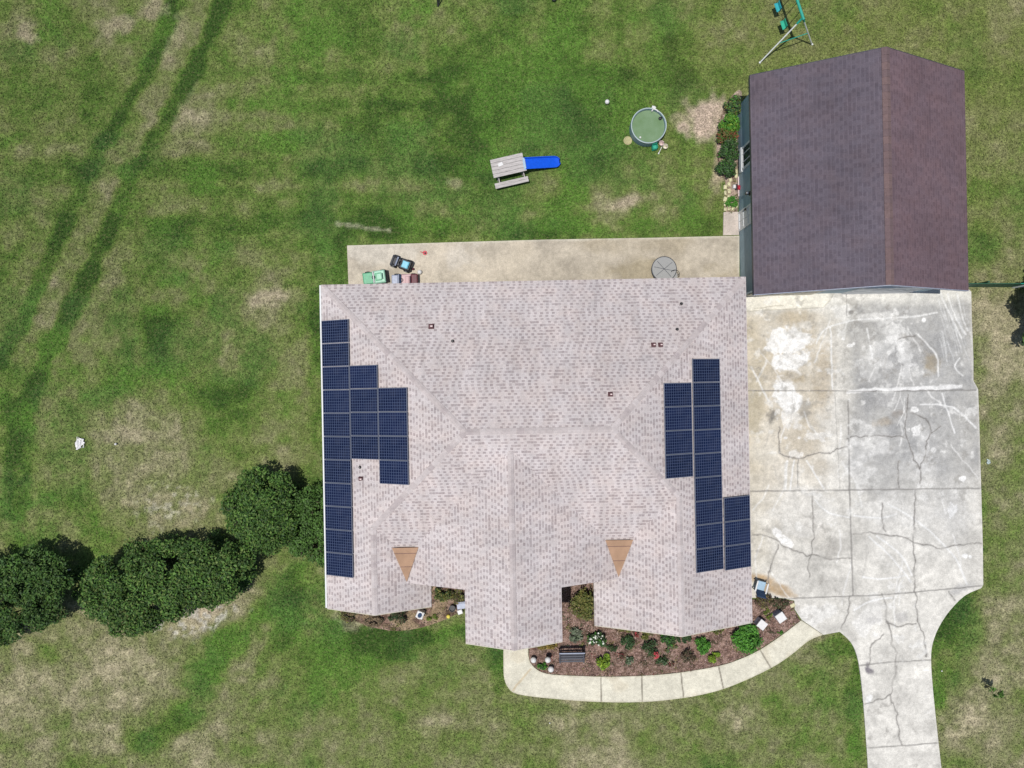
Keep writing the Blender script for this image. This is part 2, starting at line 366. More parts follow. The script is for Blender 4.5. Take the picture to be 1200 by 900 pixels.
def grass_albedo(x, y):
    num = np.zeros(x.shape); den = np.zeros(x.shape)
    wx = x + (fbm(x, y, 70, 2, 3) - .5) * 90; wy = y + (fbm(x, y, 70, 2, 8) - .5) * 90
    for cx, cy, d in DRY:
        w = 1 / (((wx - cx) ** 2 + (wy - cy) ** 2) / 900 + .6) ** 1.6; num += w * d; den += w
    D = num / den + .03 + (fbm(x, y, 80, 5, 1) - .5) * .46 + (fbm(x, y, 26, 4, 5) - .5) * .62 + (fbm(x, y, 8, 3, 2) - .5) * .34
    # worn and lush places
    for cx, cy, rx, ry, a, k in [(205,603,34,18,-12,.28),(310,350,36,14,-15,.30),(345,345,14,10,0,.3),(266,412,11,28,8,.34),(225,728,46,18,-18,.36),(150,780,50,16,5,.18),
        (272,790,24,16,0,.25),(590,160,14,14,0,.25),(532,212,16,14,0,.3),(745,236,22,10,-12,.45),(715,240,30,14,-15,.25),(300,140,40,20,0,.1),(140,60,26,18,-20,.28),
        (182,14,22,16,0,.3),(22,36,18,14,0,.3),(100,60,30,12,-30,.25),(1178,370,26,40,0,.2),(1165,700,40,26,0,.22),(520,850,50,16,0,.14),(650,835,60,20,0,.16),(430,215,24,26,0,.25),
        (383,262,22,12,10,.32),(335,322,22,10,-25,.22),(232,138,22,40,28,.3),(1010,65,22,8,0,.15),(620,255,70,10,-8,.22),(500,80,16,18,0,.28),(180,160,24,30,25,.2),(140,295,16,40,20,.22),
        (210,410,12,8,0,.2),(110,545,30,16,0,.15),(300,690,26,14,0,.2),(20,555,8,14,0,.4),(720,255,12,22,20,.2),(845,185,8,44,8,.35),(395,240,16,22,0,.25)]:
        D += .58 * k * blob(x, y, cx, cy, rx, ry, a, .9, max(8, min(rx, ry)))
    for cx, cy, rx, ry, a, k in [(150,440,22,34,0,.22),(190,380,30,30,0,.2),(255,460,36,22,0,.25),(300,440,22,40,10,.2),(240,360,40,20,0,.14),(370,420,10,110,0,.25),(240,780,22,60,35,.3),
        (330,745,18,52,25,.26),(1118,722,14,44,38,.4),(1098,800,10,60,-4,.22),(1003,830,12,70,3,.3),(560,150,40,70,20,.14),(690,140,44,60,0,.2),(545,60,18,40,0,.18),(800,60,40,60,0,.14),
        (480,265,60,16,0,.22),(620,268,200,12,0,.14),(455,752,70,20,0,.32),(582,775,10,44,0,.4),(640,830,50,8,2,.2),(20,580,14,60,0,.25),(105,275,22,14,0,.1),(215,265,24,20,0,.2),
        (820,262,26,16,0,.2),(660,250,40,26,0,.18),(1160,290,26,26,0,.14),(1146,460,10,40,0,.2),(980,760,22,14,0,.3),(330,170,60,14,0,.14),(400,300,12,40,0,.2)]:
        D -= k * blob(x, y, cx, cy, rx, ry, a, .6, max(8, min(rx, ry)))
    mid = [((p[0] + q[0]) / 2, (p[1] + q[1]) / 2) for p, q in zip(TRACK1, TRACK2)]
    D += .15 * (1 - sstep(6, 20, seg_dist(x, y, mid))) * sstep(470, 330, y)
    for pts, w, k in [(TRACK1, 10.5, .50), (TRACK2, 11.5, .58)]: D -= k * np.clip(.55 + .7 * fbm(x, y, 34, 3, w), 0, 1) * stroke(x, y, pts, w, .6, 12) * (.55 + .45 * sstep(560, 380, y)) * np.where((y > 175) & (y < 250), .62, 1)
    for pts, w, k in [([(350, 672), (305, 725), (252, 780), (228, 830), (165, 875)], 17, .34), ([(393, 733), (450, 749), (520, 742), (552, 742)], 9, .3), ([(8, 470), (30, 520), (22, 600)], 14, .16), ([(430, 40), (520, 95), (560, 170)], 20, .12)]: D -= k * stroke(x, y, pts, w, .9, 24)
    for yy, x0, x1, w, k in [(88,200,900,11,.17),(122,230,700,9,.15),(198,0,560,18,.24),(262,160,420,13,.22),(228,200,520,8,.13),(285,100,380,9,.1),(160,0,420,8,.08)]:
        D -= k * (1 - sstep(.3, 1.2, np.abs(y - yy + (fbm(x, y, 60, 2, yy) - .5) * 16) / w)) * sstep(x0 - 60, x0 + 30, x) * sstep(x1 + 60, x1 - 30, x)
    D = np.clip(D, 0, 1)
    stops = [(0, (.034, .074, .012)), (.22, (.072, .130, .022)), (.42, (.122, .162, .043)), (.62, (.158, .172, .072)), (.8, (.232, .219, .125)), (1, (.33, .29, .19))]
    col = np.stack([np.interp(D, [s[0] for s in stops], [s[1][k] for s in stops]) for k in range(3)], -1)
    lush = fbm(x, y, 48, 3, 21); col = lerp(col, (.078, .165, .024), .65 * sstep(.52, .7, lush) * sstep(.55, .2, D))
    blue = fbm(x, y, 60, 3, 33); col = lerp(col, (.048, .108, .03), .3 * sstep(.54, .72, blue) * sstep(.6, .3, D))
    yel = sstep(640, 1000, x) * sstep(420, 60, y); col = lerp(col, (.145, .15, .042), .30 * yel)
    dirt = np.array((.40, .315, .245))
    for cx, cy, rx, ry, a, k in [(826,138,34,23,-15,1.0),(846,180,9,40,10,.6),(850,205,10,14,0,.5),(135,30,26,14,-30,.45),(30,37,16,12,0,.5),(740,236,20,8,-12,.5),(208,40,9,40,20,.35),(215,130,8,26,25,.3),(180,12,14,14,0,.4),
                                 (150,505,20,8,0,.2),(245,712,26,12,-20,.4),(455,723,60,12,-4,.5),(312,348,20,9,-15,.4),(535,215,9,9,0,.3)]:
        col = lerp(col, dirt, k * blob(x, y, cx, cy, rx, ry, a, .8, 12, 5))
    col = col * (1 - .14 * sstep(420, 60, x) * sstep(560, 300, y))[..., None]  # darker towards the upper left: lens falloff put into the grass colour
    pale = stroke(x, y, [(395, 262), (425, 266), (455, 270)], 2.6, 1.1, 5); col = lerp(col, (.42, .40, .28), .5 * pale)
    litter = blob(x, y, 232, 726, 52, 17, -18, .8, 10, 9) * sstep(.5, .62, fbm(x, y, 5, 2, 4)); col = lerp(col, (.42, .40, .35), .75 * litter)
    litter = blob(x, y, 200, 590, 40, 26, -12, .8, 10, 9) * sstep(.54, .64, fbm(x, y, 5, 2, 7)); col = lerp(col, (.38, .36, .28), .6 * litter)
    return col

def axis(lo, hi, st, far):
    a = list(np.arange(lo, hi + 1e-6, st)); g = st; p = a[-1]; q = a[0]
    while p < far: g *= 1.6; p += g; q -= g; a.append(p); a.insert(0, q)
    return np.array(a)
gx = axis(-26.6, 26.6, .1, 2500); gy = axis(-20.2, 20.2, .1, 2500)
X, Y = np.meshgrid(gx, gy); PXX, PYY = X / M2 + 600, 450 - Y / M2
near = (np.abs(X) < 27) & (np.abs(Y) < 21)
Z = np.where(near, (fbm(X, Y, 3.2, 3, 2) - .5) * .05 - .012, -.012)
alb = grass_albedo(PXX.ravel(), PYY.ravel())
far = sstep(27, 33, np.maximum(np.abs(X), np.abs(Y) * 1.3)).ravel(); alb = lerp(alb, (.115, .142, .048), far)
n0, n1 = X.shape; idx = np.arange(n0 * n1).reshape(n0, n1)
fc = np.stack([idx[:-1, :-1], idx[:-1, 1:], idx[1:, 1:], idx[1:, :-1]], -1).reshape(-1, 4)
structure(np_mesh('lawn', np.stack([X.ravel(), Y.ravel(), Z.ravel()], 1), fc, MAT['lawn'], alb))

# ------------------------------------------------------------------ slabs: concrete and mulch, each one sheet with a real edge
def slab(name, outline, ztop, colour, step, mat, zfun=None, skirt=.12):
    """outline in photo pixels on the ground; colour(px,py)->albedo"""
    ol = PX(outline); xs = [p[0] for p in ol]; ys = [p[1] for p in ol]
    ax = np.arange(min(xs) - step, max(xs) + 2 * step, step); ay = np.arange(min(ys) - step, max(ys) + 2 * step, step)
    X, Y = np.meshgrid(ax, ay)
    cin = inside((X[:-1, :-1] + step / 2), (Y[:-1, :-1] + step / 2), ol)
    n0, n1 = X.shape; idx = np.arange(n0 * n1).reshape(n0, n1)
    q = np.stack([idx[:-1, :-1], idx[:-1, 1:], idx[1:, 1:], idx[1:, :-1]], -1)[cin]
    pad = np.pad(cin, 1); cnt = pad[:-1, :-1].astype(int) + pad[1:, :-1] + pad[:-1, 1:] + pad[1:, 1:]
    used = cnt.ravel() > 0; edge = used & (cnt.ravel() < 4)
    x = X.ravel().copy(); y = Y.ravel().copy()
    ex, ey = x[edge], y[edge]; best = np.full(ex.shape, 1e9); bx = ex.copy(); by = ey.copy()
    for i in range(len(ol)):
        (a0, a1), (b0, b1) = ol[i - 1], ol[i]; vx, vy = b0 - a0, b1 - a1; L = vx * vx + vy * vy + 1e-12
        t = np.clip(((ex - a0) * vx + (ey - a1) * vy) / L, 0, 1); qx, qy = a0 + t * vx, a1 + t * vy
        d = np.hypot(ex - qx, ey - qy); m = d < best; best[m] = d[m]; bx[m] = qx[m]; by[m] = qy[m]
    x[edge] = bx; y[edge] = by
    new = np.cumsum(used) - 1; x = x[used]; y = y[used]; q = new[q]
    z = np.full(x.shape, ztop) if zfun is None else zfun(x, y)
    col = colour(x / M2 + 600, 450 - y / M2)
    m = len(ol); n = len(x); o = np.array(ol); ec = colour(o[:, 0] / M2 + 600, 450 - o[:, 1] / M2)
    V = np.vstack([np.stack([x, y, z], 1), np.hstack([o, np.full((m, 1), ztop)]), np.hstack([o, np.full((m, 1), ztop - skirt)])])
    k = np.arange(m); sk = np.stack([n + k, n + (k + 1) % m, n + m + (k + 1) % m, n + m + k], 1)
    return structure(np_mesh(name, V, np.vstack([q, sk]), mat, np.vstack([col, ec, ec])))

def line(x, y, pts, w, jag=0.0, sm=False):
    p = smooth_poly(pts, 5) if sm else pts
    if jag:
        x = x + (fbm(x, y, 9, 3, 3) - .5) * jag * 2; y = y + (fbm(x, y, 9, 3, 6) - .5) * jag * 2
    return 1 - sstep(w * .35, w, seg_dist(x, y, p))

DRIVE = [(868,341),(1000,340),(1100,339),(1134,338.5),(1137.5,342),(1138,370),(1140,420),(1140,446),(1145.5,456),(1147,500),(1149,570),(1151,640),(1151.5,685),(1149,689)] + \
        smooth_poly([(1149,689),(1131,697),(1116,711),(1104,727),(1095,745),(1090.5,766),(1092,800),(1097,850),(1104,912)], 4)[1:] + [(1118,1180),(1036,1180),(1017.5,912)] + \
        smooth_poly([(1017.5,912),(1014,860),(1010,810),(1005,773),(997,753),(983.5,740)], 4)[1:] + [(964.5,743.5),(939,726),(931,714),(930.5,703.5),(916,700.5),(868,700)]
CRACKS = [[(993,512.6),(1021,511),(1058,512)],[(1062.5,463),(1062.5,490),(1060,501),(1064,518),(1068,535),(1077,546.6),(1078,566)],[(1067,484),(1084,490),(1089.5,504),(1085,521),(1082.4,538),(1077,549)],
 [(1089.5,508),(1101,500)],[(912.4,501),(914,530),(928,538),(942,537),(953.5,530),(973,530),(993,522.5)],[(935,538),(934,572)],[(1053,541),(1053,572)],[(1050,398),(1060,396),(1072.5,394)],
 [(952,577),(953.5,617),(950.6,648),(948,653.5),(948,676)],[(882.7,625.7),(902.5,629),(922,641),(945,650),(953.5,650),(965,654),(996,655)],[(911,639),(902.5,665),(899,696)],
 [(1000,626),(1018.6,624.6),(1037,627),(1044,626),(1067,632),(1071,635),(1086.6,638),(1101,643),(1112,639),(1149,636)],[(1033,591),(1033,611),(1038,622)],
 [(1071,574),(1070,631),(1071,685),(1073,702),(1074,724),(1084,755.5),(1085,770)],[(996,699),(993,719),(986,736)],[(1033,696),(1038,713),(1039,730),(1043,741),(1044,753),(1050,764),(1050,775),(1047,792),(1043,813.5)],
 [(1039,730),(1058,733),(1072.5,728.6)],[(1034,743),(1021.5,755.5),(1017,778)],[(1041.6,813.6),(1030,819.5),(1013.6,825)],[(1042.8,813.6),(1049.8,834.6),(1053,858),(1056.8,872)],[(1111,693),(1119,703)]]
JOINTS = [([(868,458),(993,458)],.8),([(993,459),(1147,457)],1.0),([(868,575.5),(1000,574),(1150,572)],1.1),([(905,702),(960,699.5),(1033,697),(1100,691),(1151,686)],1.0),([(993.5,470),(995,575),(999,697)],1.2),
          ([(1003,780),(1035,776),(1092,773)],1.0),([(1014,876),(1060,873),(1100,870)],1.0),([(991,342),(992,370)],.8),([(977.5,459),(984,574)],.5)]
SCRATCH = [[(1101,344),(1109,362),(1126,396)],[(1110,345),(1119,372),(1131,392)],[(1121,344),(1127,372),(1134,388)],[(1041,591),(1075,611),(1103,636),(1120,656),(1132,684)],[(1018,629),(1044,653),(1067,682)],
 [(1027,628),(1055,650),(1068,674)],[(973,384),(975,456)],[(1078,474),(1115,477),(1143,501)],[(1103,461),(1118,507)],[(1000,604),(1030,607),(1050,602)],[(945,540),(965,572)],[(922,540),(920,574)],[(930,540),(925,574)],
 [(1075,392),(1096,416),(1099,440)],[(1010,676),(1035,678),(1060,674)],[(1015,385),(1022,420)],[(880,430),(900,470)],[(1124,420),(1118,430),(1128,440)],[(996,606),(970,600),(955,585)],[(1000,715),(1020,704),(1045,700)],
 [(956,402),(966,386),(993,377),(1018,374),(1060,372),(1098,367)]]
def drive_col(x, y):
    n1 = fbm(x, y, 60, 4, 2); n2 = fbm(x, y, 16, 4, 4); n3 = fbm(x, y, 5, 2, 6)
    col = np.zeros(x.shape + (3,)) + np.array((.52, .50, .455))
    n4 = fbm(x, y, 30, 5, 9, .62)
    col *= (0.66 + .36 * n1 + .34 * n4 + (n2 - .5) * .42)[..., None]
    grey = sstep(985, 1005, x + (n2 - .5) * 20) * sstep(590, 520, y + (n1 - .5) * 60); col = lerp(col, (.265, .262, .255), np.clip(.85 * grey * (.35 + 1.5 * (n4 - .2)), 0, 1))
    grey2 = sstep(1000, 1050, x) * sstep(690, 600, y + (n1 - .5) * 70) * sstep(1151, 1090, x); col = lerp(col, (.37, .37, .37), .3 * grey2)
    tan = sstep(985, 950, x + (n2 - .5) * 30) * sstep(640, 470, y + (n1 - .5) * 120) * sstep(358, 380, y + (n2 - .5) * 14); col = lerp(col, (.42, .35, .245), np.clip(.6 * tan * (.3 + 1.2 * n4), 0, 1))
    edge = sstep(915, 868, x + (n2 - .5) * 40); col = lerp(col, (.40, .35, .25), .4 * edge * sstep(340, 400, y))
    white = sstep(364, 346, y + (n2 - .5) * 10); col = lerp(col, (.66, .64, .585), .75 * white)
    apron = inside(x, y, [(868,340),(978,340),(972,353),(964,360),(868,365)]); col = lerp(col, (.66, .63, .54), .8 * apron * (.7 + .5 * n1))
    col = lerp(col, (.30, .27, .2), .4 * line(x, y, [(868, 365), (964, 360.5), (972, 353), (979, 340)], 1.0, .8)); col = lerp(col, (.24, .21, .15), .5 * line(x, y, [(884, 361.5), (918, 358)], .9, .8))
    ragw = lambda *a, k=.9, **q: blob(x, y, *a, **q) * k * (.75 + .5 * n3)
    for a, k in [((914,400,17,16,0),.95),((935,404,20,16,10),.95),((926,426,26,13,-8),.95),((925,462,20,22,0),.8),((914,455,10,12,0),.9),((930,480,18,18,0),.55),((1050,392,12,26,0),.6),((1020,372,34,9,0),.55),
                 ((1062,420,10,34,0),.5),((1035,410,18,22,30),.35),((945,382,12,8,0),.4),((990,366,16,9,0),.5),((1018,430,14,14,0),.3),((1071,480,6,4,0),1.0),((1074,506,9,7,0),.85),((1115,598,8,8,0),1.0),((1127,561,5,4,0),1.0),
                 ((1130,651,4,3,0),1.0),((1136,652,2.5,2.5,0),1.0),((910,624,5,9,-40),1.0),((920,634,12,5,30),.8),((1020,520,30,22,0),.35),((1010,555,22,16,0),.35),((1080,540,12,40,0),.3),((1018,720,22,22,0),.35),((1018,818,4,7,20),.8),
                 ((1040,600,40,22,0),.2),((940,600,40,30,0),.25),((955,512,12,6,0),.5),((932,532,8,5,0),.5),((958,720,26,16,-20),.4),((1082,375,3,3,0),1.0),((995,405,4,3,0),.9),((988,397,2.5,2.5,0),.9),((1000,403,2,2,0),.9),((920,513,3,2,0),.9),((936,513,2.5,2,0),.8),((1093,528,4,4,0),.6)]:
        col = lerp(col, (.68, .67, .645), np.clip(ragw(*a, k=k, rag=.95 if a[2] > 6 else .3, s=max(4, a[2] * .6), lo=.7, hi=1.0), 0, 1))
    for a, c, k in [((1090,424,12,16,0),(.27,.225,.155),.7),((933,372,22,10,0),(.33,.27,.18),.55),((927,441,20,7,0),(.33,.27,.18),.7),((904,488,6,9,0),(.13,.125,.115),.8),((943,484,8,6,0),(.2,.19,.175),.6),((996,366,4,3,0),(.16,.15,.14),.8),
                    ((1052,484,10,5,0),(.22,.19,.16),.6),((1000,385,40,14,0),(.30,.29,.27),.5),((1075,400,16,14,0),(.24,.23,.215),.4),((965,440,12,40,0),(.36,.295,.205),.5),((903,686,26,9,24),(.37,.265,.155),.9),((922,696,14,5,20),(.34,.26,.17),.7),
                    ((1018,785,6,4,20),(.17,.155,.165),.95),((1016,779,2.4,4,0),(.17,.155,.165),.9),((1022,727,9,5,0),(.33,.32,.32),.4),((1054,724,10,7,0),(.28,.27,.27),.45),((1040,470,30,8,0),(.27,.265,.265),.4),((1037,494,14,6,-10),(.29,.235,.165),.5),((885,470,10,40,0),(.33,.29,.2),.4),
                    ((1125,690,18,6,-20),(.27,.265,.265),.55),((975,640,18,12,0),(.33,.31,.28),.35),((980,685,26,10,0),(.33,.315,.29),.35),((1120,600,22,40,0),(.33,.33,.33),.3)]:
        col = lerp(col, c, np.clip(ragw(*a, k=k, rag=.6, s=max(4, a[2] * .5)), 0, 1))
    col = lerp(col, (.72, .71, .69), .75 * line(x, y, [(993, 459), (1040, 456), (1085, 454), (1125, 453)], 3.0, 2.5))
    for p in SCRATCH: col = lerp(col, (.64, .635, .615), .75 * line(x, y, p, 1.5, .9, True))
    gs = np.random.default_rng(31)
    for k in range(46):
        px, py = gs.uniform(885, 1140), gs.uniform(365, 690); an = gs.uniform(.9, 2.0); L = gs.uniform(14, 60); bd = gs.uniform(-.25, .25)
        col = lerp(col, (.62, .61, .585) if k % 3 else (.33, .315, .29), (.55 if k % 3 else .32) * line(x, y, [(px, py), (px + L / 2 * math.cos(an), py + L / 2 * math.sin(an)), (px + L * math.cos(an + bd), py + L * math.sin(an + bd))], gs.uniform(.8, 1.7), 1.6))
    for k in range(26):
        px, py = 1085 + 50 * vnoise(np.array([k * 1.7]), np.array([3.3]))[0], 343 + k * 9 % 60
        col = lerp(col, (.55, .55, .54), .35 * line(x, y, [(px, py), (px + 6 + k % 5, py + 24 + k % 13)], 1.0, 1))
    for p, w in JOINTS: col = lerp(col, (.16, .15, .14), (.75 if w > .7 else .4) * line(x, y, p, w + .25, .6) * (.55 + .6 * n2))
    for p in CRACKS:
        col = lerp(col, (.25, .235, .215), .35 * line(x, y, p, 2.0, 3)); col = lerp(col, (.13, .12, .11), .7 * line(x, y, p, .8, 3.0) * sstep(.3, .6, n2 + .12))
    fl = sstep(.6, .72, fbm(x, y, 12, 5, 71, .65)) * sstep(.45, .62, fbm(x, y, 70, 2, 75)); col = lerp(col, (.62, .61, .58), .55 * fl)
    dk = sstep(.6, .74, fbm(x, y, 10, 4, 81, .65)) * sstep(.45, .6, fbm(x, y, 60, 2, 85)); col = lerp(col, (.25, .235, .21), .45 * dk)
    rim = 1 - sstep(0, 3.5, seg_dist(x, y, DRIVE[3:] ) + (n2 - .5) * 3); col = lerp(col, (.52, .50, .45), .6 * rim)
    col *= (0.88 + .24 * n3)[..., None]
    return np.clip(col, 0.03, .78)
slab('driveway', DRIVE, .050, drive_col, .034, MAT['concrete'])

PATIO = [(407,288),(520,284.5),(640,281),(760,279),(866,276.5),(866,345),(872,365),(860,370),(410,370)]
def patio_col(x, y):
    n1 = fbm(x, y, 50, 4, 12); n2 = fbm(x, y, 14, 4, 14); n3 = fbm(x, y, 4, 2, 6)
    col = np.zeros(x.shape + (3,)) + np.array((.42, .37, .295)); col *= (.74 + .48 * n1 + (n2 - .5) * .4)[..., None]
    col = lerp(col, (.27, .225, .15), .6 * sstep(.5, .75, n1) * sstep(560, 700, x)); col = lerp(col, (.54, .50, .43), .55 * blob(x, y, 450, 295, 50, 14, 0, .8, 14))
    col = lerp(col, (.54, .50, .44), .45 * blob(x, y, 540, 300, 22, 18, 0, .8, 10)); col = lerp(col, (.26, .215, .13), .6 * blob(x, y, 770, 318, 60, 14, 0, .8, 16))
    for xx in (462, 536, 608, 668, 735, 800): col = lerp(col, (.33, .29, .22), .22 * line(x, y, [(xx, 278), (xx + 1, 340)], .9, .6))
    e = 1 - sstep(0, 3, seg_dist(x, y, PATIO[:6]) + (n2 - .5) * 3.5); col = lerp(col, (.52, .49, .40), .6 * e)
    return col * (0.9 + .2 * n3)[..., None]
slab('patio', PATIO, .060, patio_col, .06, MAT['concrete'])
def pad_col(x, y): return (np.zeros(x.shape + (3,)) + np.array((.46, .40, .35))) * (.82 + .36 * fbm(x, y, 9, 4, 4))[..., None]
slab('step_pad', [(847.5,249),(865,248.5),(865.5,275.6),(847,276)], .075, pad_col, .06, MAT['concrete'])

WALK_TOP = [(619,750),(619,767),(621.5,776),(629,784),(641,789),(663,791),(713,792.5),(760,791),(797.5,787.5),(841.7,780),(866.7,772),(890,761),(915,744.5),(938.5,726.5)]
WALK_BOT = [(964,743.5),(947,750.5),(926.7,767),(902,783),(863,801),(835,810.5),(800,817.5),(755,822),(700,822),(645,818),(607,813),(596,806),(591,795),(590,780),(590,750)]
WALK = WALK_TOP[:1] + smooth_poly(WALK_TOP[1:], 3) + smooth_poly(WALK_BOT, 3)
def walk_col(x, y):
    n1 = fbm(x, y, 30, 4, 22); n2 = fbm(x, y, 9, 4, 24)
    col = (np.zeros(x.shape + (3,)) + np.array((.58, .55, .45))) * (.84 + .3 * n1 + (n2 - .5) * .14)[..., None]
    col = lerp(col, (.40, .33, .22), .3 * sstep(.55, .7, n1)); col = lerp(col, (.42, .31, .17), .5 * line(x, y, [(622, 783), (612, 795), (601, 808)], 1.6, 1.6))
    for a, b in [((704,791),(704.5,823)),((751.7,791),(752.6,823)),((797.5,787),(801,818)),((841.5,779),(848,809)),((889.5,760),(903.5,783))]: col = lerp(col, (.15, .13, .10), .85 * line(x, y, [a, b], 1.15, .3))
    e = 1 - sstep(0, 2.4, seg_dist(x, y, WALK) + (n2 - .5) * 3); col = lerp(col, (.40, .37, .27), .55 * e)
    return col
slab('front_path', WALK, .056, walk_col, .04, MAT['concrete'])

BED = [(655,672),(700,672),(705,720),(760,725),(880,715),(868,702.5),(915,701.5),(929.5,704.5),(930,714)] + smooth_poly([(937,727),(914,744),(889,760.5),(866,771.5),(841,779.5),(797,787),(760,790.5),(713,792),(663,790.5),(641,788.5),(629.5,783.5),(622,776),(619.5,767)], 3) + [(619.5,735),(655,735)]
def mulch_col(x, y):
    n = fbm(x, y, 22, 4, 41); n2 = fbm(x, y, 3.2, 2, 43)
    col = lerp(np.zeros(x.shape + (3,)) + np.array((.19, .122, .095)), (.125, .088, .06), sstep(.4, .7, n)); col = lerp(col, (.36, .25, .21), .6 * sstep(.56, .7, n2))
    return lerp(col, (.06, .035, .03), .6 * sstep(.44, .3, n2))
slab('mulch_bed', BED, .03, mulch_col, .05, MAT['mulch'], lambda x, y: .045 + (fbm(x, y, .3, 3, 5) - .5) * .07)
SIDEBED = smooth_poly([(396,712),(408,722),(430,733),(462,739),(490,736),(516,728),(540,716),(552,700),(548,672),(500,672),(450,690),(410,700)], 4, True)
def side_col(x, y): return lerp(mulch_col(x, y) * 1.0, (.27, .21, .125), .65 * sstep(.38, .62, fbm(x, y, 12, 3, 51)))
slab('side_mulch_bed', SIDEBED, .012, side_col, .05, MAT['mulch'], lambda x, y: .022 + (fbm(x, y, .3, 3, 5) - .5) * .05)
GBED = smooth_poly([(869,108),(858,112),(846,132),(840,165),(842,195),(850,214),(849,247),(864.5,247),(865,200),(867,150)], 3, True)
def gbed_col(x, y): return lerp(mulch_col(x, y), (.40, .33, .26), .6 * sstep(.4, .6, fbm(x, y, 10, 3, 61)))
slab('gravel_bed', GBED, .012, gbed_col, .05, MAT['mulch'], lambda x, y: .022 + (fbm(x, y, .3, 3, 5) - .5) * .05)

# ================================================================== HOUSE
K = .45
ZE, ZR, ZL, ZC, ZG = 2.7, 5.68, 3.77, 5.30, 4.316
PL = {'A': lambda u, v: ZE + K * (4.68 - v), 'L': lambda u, v: ZE + K * (u + 8.6), 'R': lambda u, v: ZE + K * (10.73 - u), 'F': lambda u, v: ZR + K * (v + 1.95),
      'LG': lambda u, v: ZL - K * (u + 6.23), 'CL': lambda u, v: ZC + K * (u + .12), 'CR': lambda u, v: ZC - K * (u + .12), 'RG': lambda u, v: ZG + K * (u - 7.137)}
POLY = {'A': [(-8.6,4.68),(-1.97,-1.95),(4.10,-1.95),(10.73,4.68)], 'L': [(-8.6,4.68),(-8.6,-10.05),(-6.23,-10.05),(-6.23,-6.21),(-1.97,-1.95)],
        'R': [(10.73,4.68),(4.10,-1.95),(7.137,-4.987),(7.137,-11.05),(10.73,-11.05)],
        'F': [(-1.97,-1.95),(-6.23,-6.21),(-4.875,-7.55),(-.12,-2.79),(4.60,-7.52),(7.137,-4.987),(4.10,-1.95)],
        'LG': [(-6.23,-6.21),(-6.23,-10.05),(-3.855,-10.05),(-3.855,-8.3),(-4.875,-8.3),(-4.875,-7.55)],
        'CL': [(-.12,-2.79),(-4.875,-7.55),(-4.875,-8.84),(-2.21,-8.84),(-2.21,-11.15),(-.12,-11.15)],
        'CR': [(-.12,-2.79),(-.12,-11.15),(1.965,-11.15),(1.965,-8.82),(4.60,-8.82),(4.60,-7.52)],
        'RG': [(7.137,-4.987),(4.60,-7.52),(4.60,-8.3),(3.545,-8.3),(3.545,-11.05),(7.137,-11.05)]}
UVD = {'A': lambda u, v: (u, (4.68 - v) * 1.0966), 'F': lambda u, v: (u + 40, (v + 20) * 1.0966), 'L': lambda u, v: (v + 80, (u + 20) * 1.0966), 'R': lambda u, v: (v + 120, (20 - u) * 1.0966),
       'LG': lambda u, v: (v + 160, (20 - u) * 1.0966), 'CL': lambda u, v: (v + 200, (u + 20) * 1.0966), 'CR': lambda u, v: (v + 240, (20 - u) * 1.0966), 'RG': lambda u, v: (v + 280, (u + 20) * 1.0966)}
def in_poly(u, v, p): return bool(inside(np.array([u]), np.array([v]), p)[0])
def roofz(u, v):
    zs = [PL[k](u, v) for k in POLY if in_poly(u, v, POLY[k])]
    return max(zs) if zs else ZE
house = thing('house', 'low hipped house with pale pinkish grey shingle roof carrying solar panels', 'house', (0, 0, 0), TH)

def roof_mesh(polys, planes, uvs, th, skipT=()):
    mb = MB(); eds = {}
    for k, p in polys.items():
        z = planes[k]; mb.cur = 0
        mb.face([(u, v, z(u, v)) for u, v in p], [uvs[k](u, v) for u, v in p])
        mb.cur = 1; mb.face([(u, v, z(u, v) - th) for u, v in p[::-1]])
        for i in range(len(p)):
            a, b = p[i], p[(i + 1) % len(p)]; eds.setdefault(frozenset((a, b)), []).append((k, a, b))
    for e, l in eds.items():
        if len(l) == 1:
            k, a, b = l[0]; z = planes[k]; mb.cur = 1
            mb.face([(*a, z(*a)), (*a, z(*a) - th), (*b, z(*b) - th), (*b, z(*b))])
    return mb
# counter-clockwise order so that faces look up
for k in POLY:
    p = POLY[k]
    if sum(p[i - 1][0] * p[i][1] - p[i][0] * p[i - 1][1] for i in range(len(p))) < 0: POLY[k] = p[::-1]
roof = roof_mesh(POLY, PL, UVD, .16).build('roof', [MAT['shingle'], MAT['cream']], house)

def caps(name, lines, tones, parent, w=.15, seg=.29):
    mb = MB()
    for (a, b, drop) in lines:
        a = np.array(a, float); b = np.array(b, float); L = np.linalg.norm(b - a); n = int(L / seg); d = (b - a) / n
        h = np.array((-d[1], d[0], 0)); h /= np.linalg.norm(h)
        for i in range(n):
            p = a + d * i; q = a + d * (i + 1.04); mb.c = random.choice(tones)
            up = np.array((0, 0, .032)); lo = np.array((0, 0, .016)); k = np.array((0, 0, -drop * w))
            mb.face([p + up, q + lo, q + lo + h * w + k, p + up + h * w + k][::-1]); mb.face([p + up, p + up - h * w + k, q + lo - h * w + k, q + lo][::-1])
            mb.face([q + lo + h * w + k, p + up + h * w + k, p + h * w + k * 1.4, q + h * w + k * 1.4]); mb.face([p + up - h * w + k, q + lo - h * w + k, q - h * w + k * 1.4, p - h * w + k * 1.4])
            mb.face([p + up, p + up + h * w + k, p + h * w + k * 1.2, p + k, p - h * w + k * 1.2, p + up - h * w + k])
    return mb.build(name, MAT['cap'], parent, colored=True)
hz = K * .7071
def r3(u, v, z): return (u, v, z)
